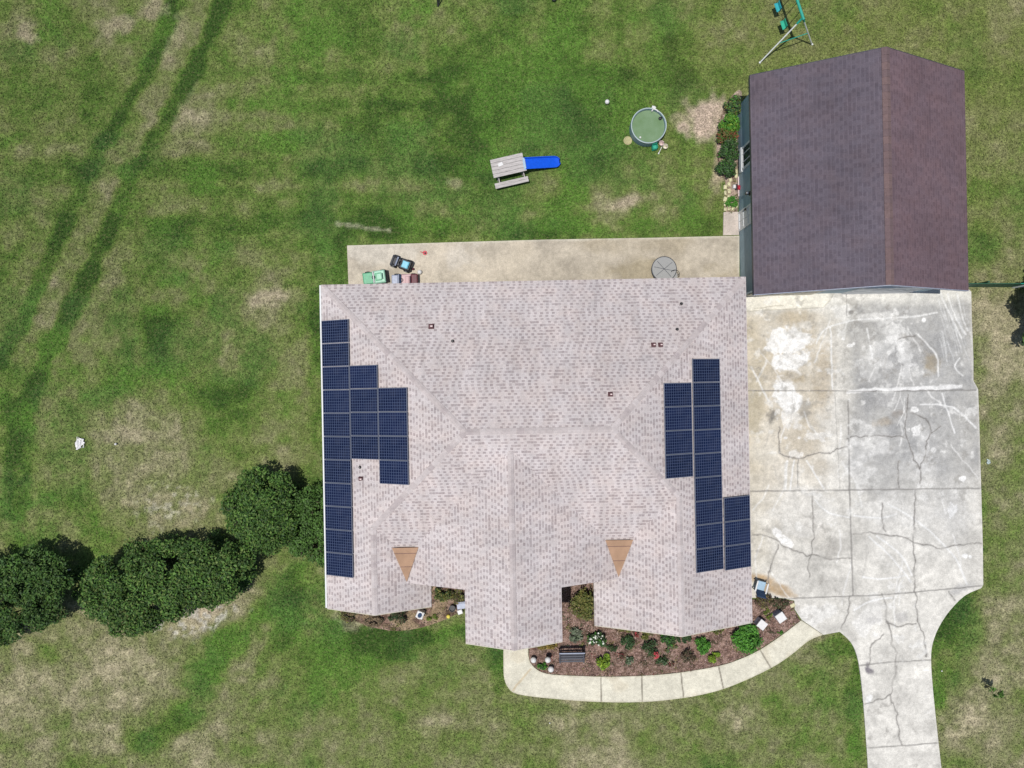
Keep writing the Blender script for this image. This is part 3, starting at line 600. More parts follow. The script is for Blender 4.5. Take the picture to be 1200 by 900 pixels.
caps('ridge_cap', [(r3(-1.97,-1.95,ZR), r3(4.10,-1.95,ZR), K), (r3(-8.45,4.53,ZE+.0675), r3(-1.97,-1.95,ZR), hz), (r3(10.58,4.53,ZE+.0675), r3(4.10,-1.95,ZR), hz), (r3(-6.23,-6.21,ZL), r3(-1.97,-1.95,ZR), hz),
     (r3(7.137,-4.987,ZG), r3(4.10,-1.95,ZR), hz), (r3(-6.23,-10.05,ZL), r3(-6.23,-6.21,ZL), K), (r3(-.12,-11.15,ZC), r3(-.12,-2.85,ZC), K), (r3(7.137,-11.05,ZG), r3(7.137,-4.987,ZG), K)],
     [(.45,.40,.39), (.42,.37,.36), (.385,.335,.33), (.48,.43,.42), (.43,.38,.37)], roof, .125)
def cricket(tips):
    mb = MB(); p = [np.array(q) for q in tips]
    mb.face([q + (0, 0, .03) for q in p])
    for i in range(3): mb.face([p[i] + (0, 0, .03), p[i] - (0, 0, .02), p[(i + 1) % 3] - (0, 0, .02), p[(i + 1) % 3] + (0, 0, .03)])
    for f in (.16, .55):                                            # lap seams of the sheet
        a = p[0] + (p[2] - p[0]) * f; b = p[1] + (p[2] - p[1]) * f; d = np.array((0, -.02, 0))
        mb.cur = 1; mb.face([a + (0, 0, .036), a + d + (0, 0, .034), b + d + (0, 0, .034), b + (0, 0, .036)]); mb.cur = 0
    return mb.build('valley_membrane', [MAT['membrane'], MAT['brown_vent']], roof)
def vt(u): return max(PL['LG'](u, 0), PL['CL'](u, 0)) if u < 0 else max(PL['RG'](u, 0), PL['CR'](u, 0))
cricket([(-5.47,-7.18,vt(-5.47)+.02), (-4.3,-7.18,vt(-4.3)+.02), (-4.875,-8.76,vt(-4.875)+.06)])
cricket([(4.02,-7.02,vt(4.02)+.02), (5.24,-7.02,vt(5.24)+.02), (4.60,-8.72,vt(4.60)+.06)])

def uv_of(px, py):                                                   # roof point seen at a photo position
    z = 4.0
    for _ in range(25):
        x, y, _z = P(px, py, z); u, v = x * CT + y * ST, -x * ST + y * CT; z = .5 * z + .5 * roofz(u, v)
    return u, v, z
def on_roof(px, py): u, v, z = uv_of(px, py); return (u, v, z)
for px, py, w in [(505.5,382.5,.24),(765.8,404,.20),(774,404,.20),(715.3,462,.20),(423,561,.20)]:
    u, v, z = on_roof(px, py); mb = MB()
    w *= .8; mb.box((u, v, z + .02), (w * 1.3, w * 1.3, .02), rx=K if v < -2 else -K); mb.box((u, v, z + .09), (w, w * .8, .13), bev=.02); mb.cur = 1; mb.box((u + w * .1, v, z + .16), (w * .5, w * .3, .02))
    mb.build('roof_vent', [MAT['brown_vent'], MAT['pinkish']], roof)
for px, py in [(530.5,399.8),(798.5,356),(793.5,386),(422,547.5)]:
    u, v, z = on_roof(px, py); one('vent_pipe', [MAT['black']], lambda mb: (mb.cyl((u, v, z - .05), (u, v, z + .2), .035), mb.lathe([(.075, .0), (.045, .05)], (u, v, z + .01), 12)), parent=roof)
# white gutter along the left eave, with a downspout at each end
def gutter(mb):
    mb.box((-8.645, -2.68, ZE - .06), (.085, 14.7, .11), bev=.02)
g = MB(); gutter(g); g = g.build('gutter', MAT['white_trim'], house)
for vv in (4.2, -9.6): one('downspout', MAT['white_trim'], lambda mb: (mb.box((-8.18, vv, 1.27), (.08, .06, 2.5)), mb.box((-8.42, vv, 2.52), (.52, .06, .07))), parent=g)
for u0, u1, v in [(-8.6,-3.855,-10.05),(-2.21,1.965,-11.15),(3.545,10.73,-11.05)]:   # pale barge boards along the gable ends
    mb = MB(); us = sorted({u0, u1, *[q for q in (-6.23, -.12, 7.137) if u0 < q < u1]})
    for a, b in zip(us[:-1], us[1:]):
        za, zb = roofz(a + .001, v + .01), roofz(b - .001, v + .01)
        pts = [(a, v - .025, za - .19), (b, v - .025, zb - .19), (b, v - .025, zb + .008), (a, v - .025, za + .008)]
        q = [(x, v - .003, z) for x, _, z in pts]
        mb.raw(pts + q, [(0, 1, 2, 3), (3, 2, 6, 7), (0, 4, 5, 1), (7, 6, 5, 4), (0, 3, 7, 4), (1, 5, 6, 2)])
    mb.build('barge_board', MAT['cream'], house)
# walls: outline under the eaves, tops following the roof
FOOT = [(-8.15,4.22),(-8.15,-9.75),(-4.3,-9.75),(-4.3,-8.25),(-1.85,-8.25),(-1.85,-9.0),(1.6,-9.0),(1.6,-8.25),(4.0,-8.25),(4.0,-10.75),(10.28,-10.75),(10.28,4.22)]
mb = MB()
for i in range(len(FOOT)):
    a, b = np.array(FOOT[i]), np.array(FOOT[(i + 1) % len(FOOT)]); n = max(2, int(np.linalg.norm(b - a) / .25))
    for k in range(n):
        p, q = a + (b - a) * k / n, a + (b - a) * (k + 1) / n
        mb.face([(*p, -.05), (*q, -.05), (*q, roofz(*q) - .17), (*p, roofz(*p) - .17)])
mb.build('wall', MAT['house_wall'], house)
for (u, v) in [(-1.95, -10.8), (1.7, -10.8)]:
    one('porch_column', MAT['white_trim'], lambda mb: (mb.box((u, v, 2.0), (.22, .22, 3.98), bev=.02), mb.box((u, v, .12), (.34, .34, .24)), mb.box((u, v, 3.85), (.32, .32, .16))), parent=house)
one('porch_beam', MAT['white_trim'], lambda mb: mb.box((-.12, -10.8, 4.05), (3.9, .2, .24)), parent=house)
def door_part(parent, name, fr, gl, c, size, nx=1.0, panes=(1, 1), ax='v', knob=True):
    """frame/leaf with glazing, set proud of the wall; ax = wall direction"""
    w, h = size; d = .06
    B = (lambda off, z, dw, dh, dep: ((c[0] + nx * dep, c[1] + off, z), (d, dw, dh))) if ax == 'v' else (lambda off, z, dw, dh, dep: ((c[0] + off, c[1] + nx * dep, z), (dw, d, dh)))
    z0 = c[2]; mb = MB()
    for off, z, dw, dh in [(-w / 2 + .05, z0 + h / 2, .1, h), (w / 2 - .05, z0 + h / 2, .1, h), (0, z0 + .06, w - .2, .12), (0, z0 + h - .05, w - .2, .1)]: mb.box(*B(off, z, dw, dh, .03))
    for k in range(1, panes[0]): mb.box(*B(-w / 2 + w * k / panes[0], z0 + h / 2, .035, h - .23, .022))
    for k in range(1, panes[1]): mb.box(*B(0, z0 + h * k / panes[1], w - .2, .035, .018))
    f = mb.build(name, fr, parent)
    mb = MB(); mb.box(*B(0, z0 + h / 2, w - .18, h - .2, .0)); mb.build('pane' if gl is MAT['glass'] else 'panel', gl, f)
    return f
for u in (-6.9, -5.4): door_part(house, 'window', MAT['white_trim'], MAT['glass'], (u, -9.75, .9), (1.0, 1.4), -1, (2, 2), 'u')
for u in (5.6, 7.1, 8.6): door_part(house, 'window', MAT['white_trim'], MAT['glass'], (u, -10.75, .9), (1.0, 1.4), -1, (2, 2), 'u')
d = door_part(house, 'door', MAT['white_trim'], MAT['maroon'], (-.12, -9.0, .02), (1.0, 2.05), -1, (1, 2), 'u'); one('handle', MAT['dark_metal'], lambda mb: mb.ball((.28, -9.08, 1.0), .035), parent=d)
for u in (-6.5, -3.5, 7.5): door_part(house, 'window', MAT['white_trim'], MAT['glass'], (u, 4.22, .9), (1.2, 1.3), 1, (2, 1), 'u')
door_part(house, 'door', MAT['white_trim'], MAT['glass'], (1.2, 4.22, .07), (1.8, 2.05), 1, (2, 1), 'u')

# ------------------------------------------------------------------ solar panels lying on the two side slopes
NUM = ['first', 'second', 'third', 'fourth', 'fifth', 'sixth', 'seventh', 'eighth', 'ninth', 'tenth', 'eleventh']
cols = [('left', 'outer', (379, 376), (384, 673), 31.6, 11), ('left', 'middle', (411.5, 428.5), (413.5, 537.5), 32.6, 4), ('left', 'inner', (445, 454.5), (446.5, 566.5), 34, 4),
        ('right', 'inner', (775.8, 449), (778, 561), 32.4, 4), ('right', 'middle', (808.7, 420.5), (814.4, 671), 32.0, 9), ('right', 'outer', (845.3, 583), (848.4, 668), 30.4, 3)]
def panel(u0, u1, v0, v1, pl, sgn, label):
    um, vm = (u0 + u1) / 2, (v0 + v1) / 2; z = PL[pl](um, vm); al = math.atan(K)
    w = abs(u1 - u0) / math.cos(al); h = abs(v1 - v0)
    t = thing('solar_panel', label, 'solar panel', W(um, vm, z), TH, 'solar panels on the house roof')
    ry = -al if sgn > 0 else al
    mb = MB(); g = .010
    for cx, cy, dx, dy in [(-w / 2 + g + .009, 0, .018, h - 2 * g), (w / 2 - g - .009, 0, .018, h - 2 * g), (0, -h / 2 + g + .009, w - 2 * g - .036, .018), (0, h / 2 - g - .009, w - 2 * g - .036, .018)]: mb.box((cx, cy, .115), (dx, dy, .05))
    for cy in (-h * .28, h * .28): mb.box((0, cy, .05), (w - .1, .05, .08))
    f = mb.build('frame', MAT['panel_frame'], t); f.rotation_euler = (0, ry, 0)
    mb = MB(); x, y = w / 2 - g - .018, h / 2 - g - .018; zt = .128
    mb.face([(-x, -y, zt), (x, -y, zt), (x, y, zt), (-x, y, zt)], [(0, 0), (1, 0), (1, 1), (0, 1)])
    mb.face([(-x, y, zt - .02), (x, y, zt - .02), (x, -y, zt - .02), (-x, -y, zt - .02)])
    c = mb.build('cell_sheet', MAT['cells'], t); c.rotation_euler = (0, ry, 0)
for side, colname, (xa, ya), (xb, yb), wpx, n in cols:
    pl, sgn = ('L', 1) if side == 'left' else ('R', -1)
    ua, va, _ = uv_of(xa, ya); ub, vb, _ = uv_of(xb, yb); uc, _, _ = uv_of((xa + xb) / 2 + wpx, (ya + yb) / 2); umid = (ua + ub) / 2
    h = (va - vb) / n; w = uc - umid
    for k in range(n):
        row = 'topmost' if k == 0 else ('bottom' if k == n - 1 else NUM[k])
        lab = f'navy solar panel on {side} roof slope, {row} in the {colname} column' if k in (0, n - 1) else f'navy solar panel on {side} roof slope, {row} from top of {colname} column'
        panel(umid, umid + w, va - h * k, va - h * (k + 1), pl, sgn, lab)

# ================================================================== GARAGE
garage = thing('garage', 'blue grey outbuilding with dark plum shingle gable roof beside the driveway', 'garage', (0, 0, 0), TH)
GL, GR, GM, GF, GB = 10.98, 20.66, 15.82, 3.82, 13.70; GE, GT_ = 3.0, 5.5; GK = (GT_ - GE) / (GM - GL)
gpl = {'W': lambda u, v: GE + GK * (u - GL), 'E': lambda u, v: GE + GK * (GR - u)}
gpo = {'W': [(GL, GF), (GM, GF), (GM, GB), (GL, GB)], 'E': [(GM, GF), (GR, GF), (GR, GB), (GM, GB)]}
guv = {'W': lambda u, v: (v + 10, (u - 5) * 1.126), 'E': lambda u, v: (v + 60, (40 - u) * 1.126)}
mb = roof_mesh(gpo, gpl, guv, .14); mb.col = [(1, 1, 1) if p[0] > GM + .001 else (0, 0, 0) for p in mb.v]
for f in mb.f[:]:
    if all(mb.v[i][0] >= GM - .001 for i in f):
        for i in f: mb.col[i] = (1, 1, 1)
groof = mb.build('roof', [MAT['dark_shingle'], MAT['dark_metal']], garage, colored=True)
caps('ridge_cap', [((GM, GF, GT_), (GM, GB, GT_), GK)], [(.145,.10,.10), (.135,.095,.098), (.155,.106,.104), (.14,.098,.102)], groof, .17, .3)
GW, GX, GS, GN = GL + .36, GR - .36, GF + .34, GB - .34
mb = MB()
def gz(u): return min(GE + GK * (u - GL), GE + GK * (GR - u)) - .15
wl = [(GW, GN), (GW, GS), (GM, GS), (GX, GS), (GX, GN), (GM, GN)]
for i in range(6):
    a, b = wl[i], wl[(i + 1) % 6]; mb.face([(*a, -.05), (*b, -.05), (*b, gz(b[0])), (*a, gz(a[0]))])
mb.build('wall', MAT['blue_siding'], garage)
for v in (GF, GB):
    mb = MB(); s = -1 if v == GF else 1
    for a, b in ((GL, GM), (GM, GR)):
        za, zb = gpl['W'](a, 0) if a < GM else GT_, GT_ if b == GM else gpl['E'](b, 0)
        p = [(a, v + s * .025, za - .2), (b, v + s * .025, zb - .2), (b, v + s * .025, zb + .006), (a, v + s * .025, za + .006)]; q = [(x, v + s * .003, z) for x, _, z in p]
        mb.raw(p + q, [(0, 1, 2, 3), (3, 2, 6, 7), (0, 4, 5, 1), (7, 6, 5, 4), (0, 3, 7, 4), (1, 5, 6, 2)])
    mb.build('barge_board', MAT['lavender'] if v == GF else MAT['dark_metal'], garage)
one('eave_gutter', MAT['dark_metal'], lambda mb: mb.box((GL + .035, (GF + GB) / 2, GE - .19), (.06, GB - GF - .05, .09), bev=.02), parent=garage)
d = door_part(garage, 'door', MAT['white_trim'], MAT['white_trim'], (GW, 7.75, .06), (.95, 2.05), -1, (2, 3)); one('handle', MAT['black'], lambda mb: (mb.box((GW - .1, 8.09, 1.22), (.06, .1, .16), bev=.02)), parent=d)
w_ = door_part(garage, 'window', MAT['white_trim'], MAT['glass'], (GW, 10.62, .75), (1.1, 1.3), -1, (3, 1)); one('sill', MAT['white_trim'], lambda mb: (mb.box((GW - .04, 10.62, .6), (.09, 1.16, .3))), parent=w_)
one('wall_lamp', [MAT['black'], MAT['white_plastic']], lambda mb: (mb.box((GW - .03, 8.72, 1.75), (.06, .16, .2)), mb.cyl((GW - .16, 8.72, 1.62), (GW - .16, 8.72, 1.8), .06, .09), setattr(mb, 'cur', 1), mb.ball((GW - .16, 8.72, 1.84), .06)), parent=garage)
for u in (13.2, 17.9):
    gd = MB(); gd.box((u, GS - .03, 1.15), (3.2, .06, 2.2))
    for k in range(4):
        for j in range(4): gd.box((u - 1.2 + j * .8, GS - .065, .35 + k * .53), (.64, .02, .38), bev=.01)
    gd.build('garage_door', MAT['cream'] if u < 15 else MAT['white_trim'], garage)
vent = door_part(garage, 'gable_window', MAT['white_trim'], MAT['glass'], (16.3, GS, 3.35), (2.0, .9), -1, (4, 1), 'u')
for u in (11.9, 12.4, 12.75, 13.5): one('hinge_bracket', MAT['black'], lambda mb: (mb.box((u, GS - .06, 2.62), (.16, .1, .12)), mb.cyl((u, GS - .12, 2.58), (u, GS - .12, 2.75), .05)), parent=garage)

# ================================================================== GREENERY
def leaves(n, centres, leaf, tones, up=.55, spread=.25, seed=1, surf=True, flat=0.0):
    """leaf faces through the upper shell of a set of clumps (x,y,z,rx,ry,rz)"""
    g = np.random.default_rng(seed); cs = np.array(centres, float)
    wgt = cs[:, 3] * cs[:, 4] + cs[:, 3] * cs[:, 5]; k = g.choice(len(cs), n, p=wgt / wgt.sum()); c = cs[k]
    d = g.normal(size=(n, 3)); d[:, 2] = np.where(g.random(n) < .75, np.abs(d[:, 2]), d[:, 2]); d /= np.linalg.norm(d, axis=1)[:, None]
    r = 1 - np.abs(g.normal(0, spread, n)); r = np.clip(r + np.where(g.random(n) < .12, g.uniform(0, .35, n), 0), .25, 1.4)
    p = c[:, :3] + d * c[:, 3:6] * r[:, None]
    p[:, 2] = np.maximum(p[:, 2], .03)
    nrm = d * (1 - up) + g.normal(0, .45, (n, 3)) + np.array((0, 0, up)); nrm /= np.linalg.norm(nrm, axis=1)[:, None]
    t = np.cross(nrm, g.normal(size=(n, 3))); t /= np.linalg.norm(t, axis=1)[:, None] + 1e-9; b = np.cross(nrm, t)
    s = leaf * (.6 + .8 * g.random(n)); ln, wd = s[:, None] * t, (s * .48)[:, None] * b
    bend = -.25 * s[:, None] * nrm
    V = np.stack([p - ln + bend, p + wd, p + ln + bend, p - wd], 1).reshape(-1, 3); V[:, 2] = np.maximum(V[:, 2], .012)
    tn = np.array(tones); ti = (g.random(n) * len(tn)).astype(int)
    cl = np.random.default_rng(seed + 5).random(len(cs)); sh = .78 + .44 * cl[k]
    col = tn[ti] * (sh * (.75 + .5 * g.random(n)))[:, None]
    return V, np.arange(4 * n).reshape(n, 4), np.repeat(col, 4, 0)
def clumps(foot, n, z0, z1, r, seed, top=lambda x, y: 1.0):
    """clump centres inside a footprint (world xy polygon)"""
    g = np.random.default_rng(seed); xs = [p[0] for p in foot]; ys = [p[1] for p in foot]; out = []
    while len(out) < n:
        x, y = g.uniform(min(xs), max(xs)), g.uniform(min(ys), max(ys))
        if in_poly(x, y, foot):
            dd = float(seg_dist(np.array([x]), np.array([y]), foot + foot[:1])[0]); e = min(1, dd / .8)
            z = z0 + (z1 - z0) * (.5 + .5 * e ** .6) * g.uniform(.8, 1.0) * top(x, y); q = r * g.uniform(.65, 1.25)
            z = z if g.random() < .75 else g.uniform(z0 * .6, z)
            out.append((x, y, z, q, q, q * .85))
    return out
def stems(parent, pts, h, r, name='stem', mat='bark', spread=.3):
    mb = MB()
    for x, y in pts:
        mb.cyl((x, y, -.05), (x, y, h * .6), r, r * .7, 7)
        for k in range(4):
            a = random.uniform(0, 6.28); mb.cyl((x, y, h * .4), (x + math.cos(a) * spread, y + math.sin(a) * spread, h * random.uniform(.75, .95)), r * .6, r * .25, 6)
    return mb.build(name, MAT[mat], parent)
GREEN = [(.038, .086, .016), (.052, .112, .02), (.026, .062, .014), (.075, .15, .026), (.085, .135, .03)]
def hedge(name, label, cat, ground_px, h, n, leaf, tones, seed, ncl=60, r=.5, group=None, trunk=3):
    foot = PX(ground_px); cx = sum(p[0] for p in foot) / len(foot); cy = sum(p[1] for p in foot) / len(foot)
    loc = [(x - cx, y - cy) for x, y in foot]
    t = thing(name, label, cat, (cx, cy, 0), 0, group)
    cl = clumps(loc, ncl, .45, h - r * .8, r, seed)
    V, Fc, col = leaves(n, cl, leaf, tones, seed=seed)
    np_mesh('crown', V, Fc, MAT['leaf'], col, t)
    pts = [(q[0] * .7, q[1] * .7) for q in cl[:trunk]]
    for q in pts: stems(t, [q], h, .07, 'trunk', 'bark', .55)
    return t
# footprints are on the ground; crowns lean away from the camera with height
hedge('round_shrub', 'large round dark green shrub between long hedge and house', 'shrub', smooth_poly([(281,592),(288,567),(310,552),(335,556),(350,574),(354,602),(344,626),(318,636),(293,620)], 3, True), 2.3, 25000, .068, GREEN, 11, 100, .42)
hedge('leafy_shrub', 'brighter green leafy shrub against left side wall of house', 'shrub', smooth_poly([(348,590),(360,572),(382,566),(396,580),(398,630),(396,650),(375,652),(355,640),(345,615)], 3, True), 1.7, 12000, .064, [(.05,.11,.02), (.062,.135,.025), (.075,.15,.03), (.045,.09,.02)], 12, 46, .42)
hedge('hedge', 'long dark green hedge slanting across left lawn', 'hedge', smooth_poly([(121,690),(126,662),(150,644),(190,634),(240,628),(280,628),(303,640),(304,660),(286,684),(248,700),(205,716),(166,728),(140,716)], 3, True), 2.5, 46000, .07, GREEN[:4] + [(.095,.14,.035)], 13, 230, .42)
hedge('hedge', 'dark green hedge cut off by left edge of photo', 'hedge', smooth_poly([(20,640),(62,640),(96,652),(107,682),(99,706),(55,728),(10,738),(-30,748),(-60,720),(-50,670),(-10,650)], 3, True), 2.6, 31000, .07, GREEN[:3] + [(.07,.12,.028)], 14, 140, .42)
one('pale_pole', MAT['white_steel'], lambda mb: mb.tube([(-.65, -.1, .9), (.1, .02, 1.0), (.7, .1, .95)], .035), 'thin pale pole lying between the two hedges', 'pole', P(80, 664, 0))

def flowers(t, cl, tones, m, r, seed):
    """single open blooms, each a small dished rosette of petals"""
    g = np.random.default_rng(seed + 5)
    for k in range(m):
        c = cl[g.integers(len(cl))]; a = g.random() * 6.283; q = math.sqrt(g.random()) * .9
        o = MB(); o.c = tones[g.integers(len(tones))]; x, y, z = c[0] + c[3] * q * math.cos(a), c[1] + c[4] * q * math.sin(a), c[2] + c[5] * (1.05 - .5 * q * q) + .03
        rr = r * g.uniform(.7, 1.3); vs = [(x, y, z)] + [(x + rr * (1 if i % 2 else .55) * math.cos(a + i * .5236), y + rr * (1 if i % 2 else .55) * math.sin(a + i * .5236), z + .018) for i in range(12)]
        o.raw(vs, [(0, 1 + i, 1 + (i + 1) % 12) for i in range(12)]); o.build('flower', MAT['leaf'], t, colored=True)
def plant(name, label, cat, px, py, rx, ry, h, tones, n=260, leaf=.06, ncl=9, seed=0, group=None, extra=None, stem=True, z0=.03):
    x, y, _ = P(px, py, h * .6); s = (CAM_H - h * .6) / F; a, b = rx * s, ry * s
    t = thing(name, label, cat, (x, y, 0), 0, group); g = np.random.default_rng(seed + 100); cl = []
    for k in range(ncl):
        r = math.sqrt(g.random()) * .75; an = g.random() * 6.283
        q = min(a, b) * g.uniform(.2, .5); cl.append((a * r * math.cos(an), b * r * math.sin(an), z0 + h * (.25 + .55 * (1 - r) * g.uniform(.7, 1.1)), q, q, min(q, h * .4)))
    V, Fc, col = leaves(n, cl, leaf, tones, seed=seed + 31, spread=.6)
    np_mesh('foliage', V, Fc, MAT['leaf'], col, t)
    if stem:
        mb = MB()
        for k in range(5): mb.cyl((0, 0, -.03), (cl[k % ncl][0] * .8, cl[k % ncl][1] * .8, h * .6), .015, .006, 5)
        mb.build('stem', MAT['bark'], t)
    if extra: flowers(t, cl, *extra, seed)
    return t
LIME = [(.16, .25, .02), (.20, .28, .025), (.12, .21, .02), (.09, .16, .02)]; BRIGHT = [(.05, .17, .02), (.07, .21, .025), (.04, .13, .018), (.09, .24, .03)]
OLIVE = [(.14, .145, .035), (.10, .115, .03), (.075, .10, .025), (.17, .15, .05)]; DARKG = [(.03, .065, .022), (.04, .085, .03), (.055, .085, .03), (.025, .05, .02)]
BROWN = [(.10, .065, .045), (.075, .06, .035), (.13, .085, .06), (.06, .065, .03)]; GREY = [(.13, .16, .10), (.10, .14, .08), (.16, .17, .13)]; RUST = [(.17, .06, .03), (.12, .08, .03), (.07, .10, .025), (.05, .12, .02)]
REDL = [(.42, .05, .06), (.30, .04, .05), (.50, .14, .14)]; WHITE = [(.72, .72, .66), (.62, .64, .56)]
B = 'plants in the mulch bed'
S = 'shrub'
for i, a in enumerate([
 ('round_shrub', 'round bright green shrub under front right roof corner', S, 877, 748.5, 16, 15.5, .95, BRIGHT, 2600, .06, 26),
 ('small_shrub', 'round mid green shrub in mulch midway to right end', S, 823, 758, 9, 9, .6, BRIGHT, 700, .055, 12),
 ('small_shrub', 'small yellow green tuft touching the front path edge', S, 838.5, 772, 7.5, 6.5, .45, LIME, 420, .055, 9),
 ('small_shrub', 'yellow green shrub right of the garden bench', S, 707, 778, 9, 11, .7, LIME, 800, .06, 14),
 ('large_shrub', 'olive green bush in recess right of porch roof', S, 684, 710, 16, 18, 1.1, OLIVE, 1800, .06, 22),
 ('low_shrub', 'wide low rusty yellow shrub under the porch gable end', S, 642, 757.5, 15, 5.5, .4, [(.22,.15,.03), (.17,.125,.03), (.12,.105,.03), (.25,.19,.06)], 620, .05, 14),
 ('leafy_plant', 'small dark green plant between white globes by path', 'plant', 635, 782.5, 6, 5.5, .3, BRIGHT[:3] + DARKG[:1], 170, .07, 6),
 ('flowering_plant', 'green plant with white flowers right of the bench', 'plant', 700, 750, 12, 10, .55, DARKG + BRIGHT[:1], 520, .075, 10),
 ('spiky_plant', 'grey green spiky plant above the garden bench', 'plant', 674, 745, 9, 9, .4, GREY, 330, .08, 8),
 ('small_shrub', 'dark green shrub right of the white flowering plant', S, 734, 753.5, 9.5, 8.5, .5, DARKG, 560, .05, 10),
 ('small_shrub', 'sparse dark shrub just left of the dark green one', S, 718, 758.5, 6, 6, .35, DARKG + BROWN[:1], 220, .05, 6),
 ('flowering_shrub', 'dark shrub with a red flower cluster in mulch', S, 762, 759, 9, 10, .55, DARKG + BROWN[:1], 560, .05, 10),
 ('small_shrub', 'green shrub half under front right gable, largest there', S, 783, 749, 11, 8, .6, DARKG + BRIGHT[:1], 620, .055, 11),
 ('small_shrub', 'dark shrub under front right gable right of gable peak', S, 801, 748, 9, 6.5, .5, DARKG, 420, .05, 8),
 ('small_shrub', 'olive shrub half under front right gable, left of gable peak', S, 756, 744.5, 7, 6, .4, OLIVE, 300, .05, 7),
 ('low_plant', 'sparse dark grey green plant below the red flowers', 'plant', 776, 774, 8.5, 6, .35, DARKG + GREY[:1], 330, .05, 8),
 ('brown_shrub', 'brownish bare looking shrub left of two bright green tufts', S, 808, 769, 8.5, 9.5, .5, BROWN, 460, .05, 9),
 ('low_plant', 'grey green low plant left of the red flowers near path', 'plant', 737, 775.5, 6.5, 5.5, .3, GREY + DARKG[:1], 220, .05, 6),
 ('low_plant', 'thin yellow olive plant under roof edge left part of gable', 'plant', 732, 737, 9, 4.5, .35, OLIVE, 230, .05, 7),
 ('low_plant', 'thin yellow olive plant under right slope of front gable', 'plant', 841, 738.5, 9, 4.5, .35, OLIVE, 230, .05, 7),
 ('low_plant', 'pale olive grassy plant in middle of mulch bed', 'plant', 787, 760, 8, 6, .25, OLIVE + GREY, 200, .05, 7),
 ('red_plant', 'small red leaved plant under left slope of front gable', 'plant', 746, 743, 4, 4, .3, REDL[:2] + BROWN, 110, .05, 5),
 ('red_plant', 'small dark red plant close to path in mulch middle', 'plant', 787, 779, 3.5, 4, .25, [(.16,.03,.03), (.12,.04,.04)] + BROWN, 90, .045, 4),
 ('red_plant', 'small dark red plant near yellow green bench shrub', 'plant', 727, 769, 5, 3.5, .25, [(.18,.03,.035), (.12,.04,.04)] + BROWN, 110, .045, 5),
 ('low_plant', 'yellow green weed between the two white boxes', 'plant', 900, 720, 5.5, 5.5, .25, LIME[2:] + OLIVE, 150, .05, 6),
 ('low_plant', 'small green weed growing over the path edge', 'plant', 914.5, 741, 4, 3, .15, BRIGHT, 80, .045, 4),
 ('dry_shrub', 'dry brown bush behind the white boxes', S, 896, 705, 13, 9, .35, BROWN + OLIVE[:1], 900, .055, 16),
 ('dry_shrub', 'dry dark brown bush at corner of the driveway', S, 917, 707, 11, 7, .3, BROWN + DARKG[:1], 700, .055, 13),
]):
    name, label, cat, px, py, rx, ry, h, tones, n, leaf, ncl = a
    ex = {'flowering_plant': (WHITE, 26, .05), 'flowering_shrub': None}.get(name)
    t = plant(name, label, cat, px, py, rx * 1.1, ry * 1.1, h, tones, int(n * 1.4), leaf, int(ncl * 1.5), i, B, ex)
    if name == 'flowering_shrub':
        flowers(t, [(.25, -.32, .38, .14, .2, .1)], REDL, 16, .055, 9)
for i, a in enumerate([
 ('dry_shrub', 'brown green dry shrub at outer end of left bed', S, 408, 722, 13, 7, .4, BROWN + OLIVE[:2], 850, .055, 15),
 ('dry_shrub', 'straw brown dry shrub under left gable peak', S, 437, 729, 15, 7, .4, [(.20,.14,.09), (.15,.11,.07), (.09,.075,.045), (.25,.19,.12)], 1300, .05, 20),
 ('dark_shrub', 'dark green brown shrub left of the tilted white box', S, 466, 723, 16, 9, .5, DARKG + BROWN, 1300, .055, 18),
 ('low_shrub', 'olive green shrub in left recess by house wall', S, 517, 696, 13, 9, .6, OLIVE + DARKG[:2], 1100, .055, 16),
 ('low_shrub', 'brown olive shrub in left recess touching porch roof', S, 536, 699, 11, 9, .5, OLIVE + BROWN, 950, .055, 15),
 ('low_plant', 'yellow green weeds right of the tilted white box', 'plant', 506, 724, 8, 5, .2, LIME[2:] + OLIVE, 220, .05, 8)]):
    name, label, cat, px, py, rx, ry, h, tones, n, leaf, ncl = a
    plant(name, label, cat, px, py, rx, ry, h, tones, n, leaf, ncl, 60 + i, 'plants in the left side bed')
for i, a in enumerate([
 ('leafy_shrub', 'green shrub at back corner of garage wall, topmost', S, 862, 123, 11, 11, .9, BRIGHT[:1] + DARKG + OLIVE[:1], 1000, .06, 15),
 ('leafy_shrub', 'lime and green shrub beside garage wall below topmost one', S, 857, 143, 12, 10, .9, BRIGHT + LIME[2:], 1000, .06, 15),
 ('rusty_shrub', 'rusty red leaved shrub in middle of garage bed', S, 852, 158, 13, 8, .8, RUST, 850, .06, 13),
 ('leafy_shrub', 'dark green shrub beside garage window', S, 856, 175, 11, 11, .9, BRIGHT[2:3] + DARKG, 1050, .06, 15),
 ('leafy_shrub', 'green shrub with twiggy base above the stone edging', S, 854, 198, 11, 12, .8, BRIGHT[:1] + DARKG, 1000, .06, 14),
 ('low_plant', 'bright green plant inside the stone edging', 'plant', 858, 237.5, 6.5, 6, .3, BRIGHT, 260, .065, 8)]):
    name, label, cat, px, py, rx, ry, h, tones, n, leaf, ncl = a
    plant(name, label, cat, px - 1, py, rx * 1.16, ry * 1.22, h, tones, int(n * 1.6), leaf, int(ncl * 1.4), 80 + i, 'plants along the garage wall')
plant('sapling', 'thin leafy sapling standing alone on right lawn', 'tree', 1166, 810, 8, 7, 1.25, [(.06,.13,.02), (.08,.16,.03), (.05,.10,.02)], 150, .07, 9, 140, z0=.35)
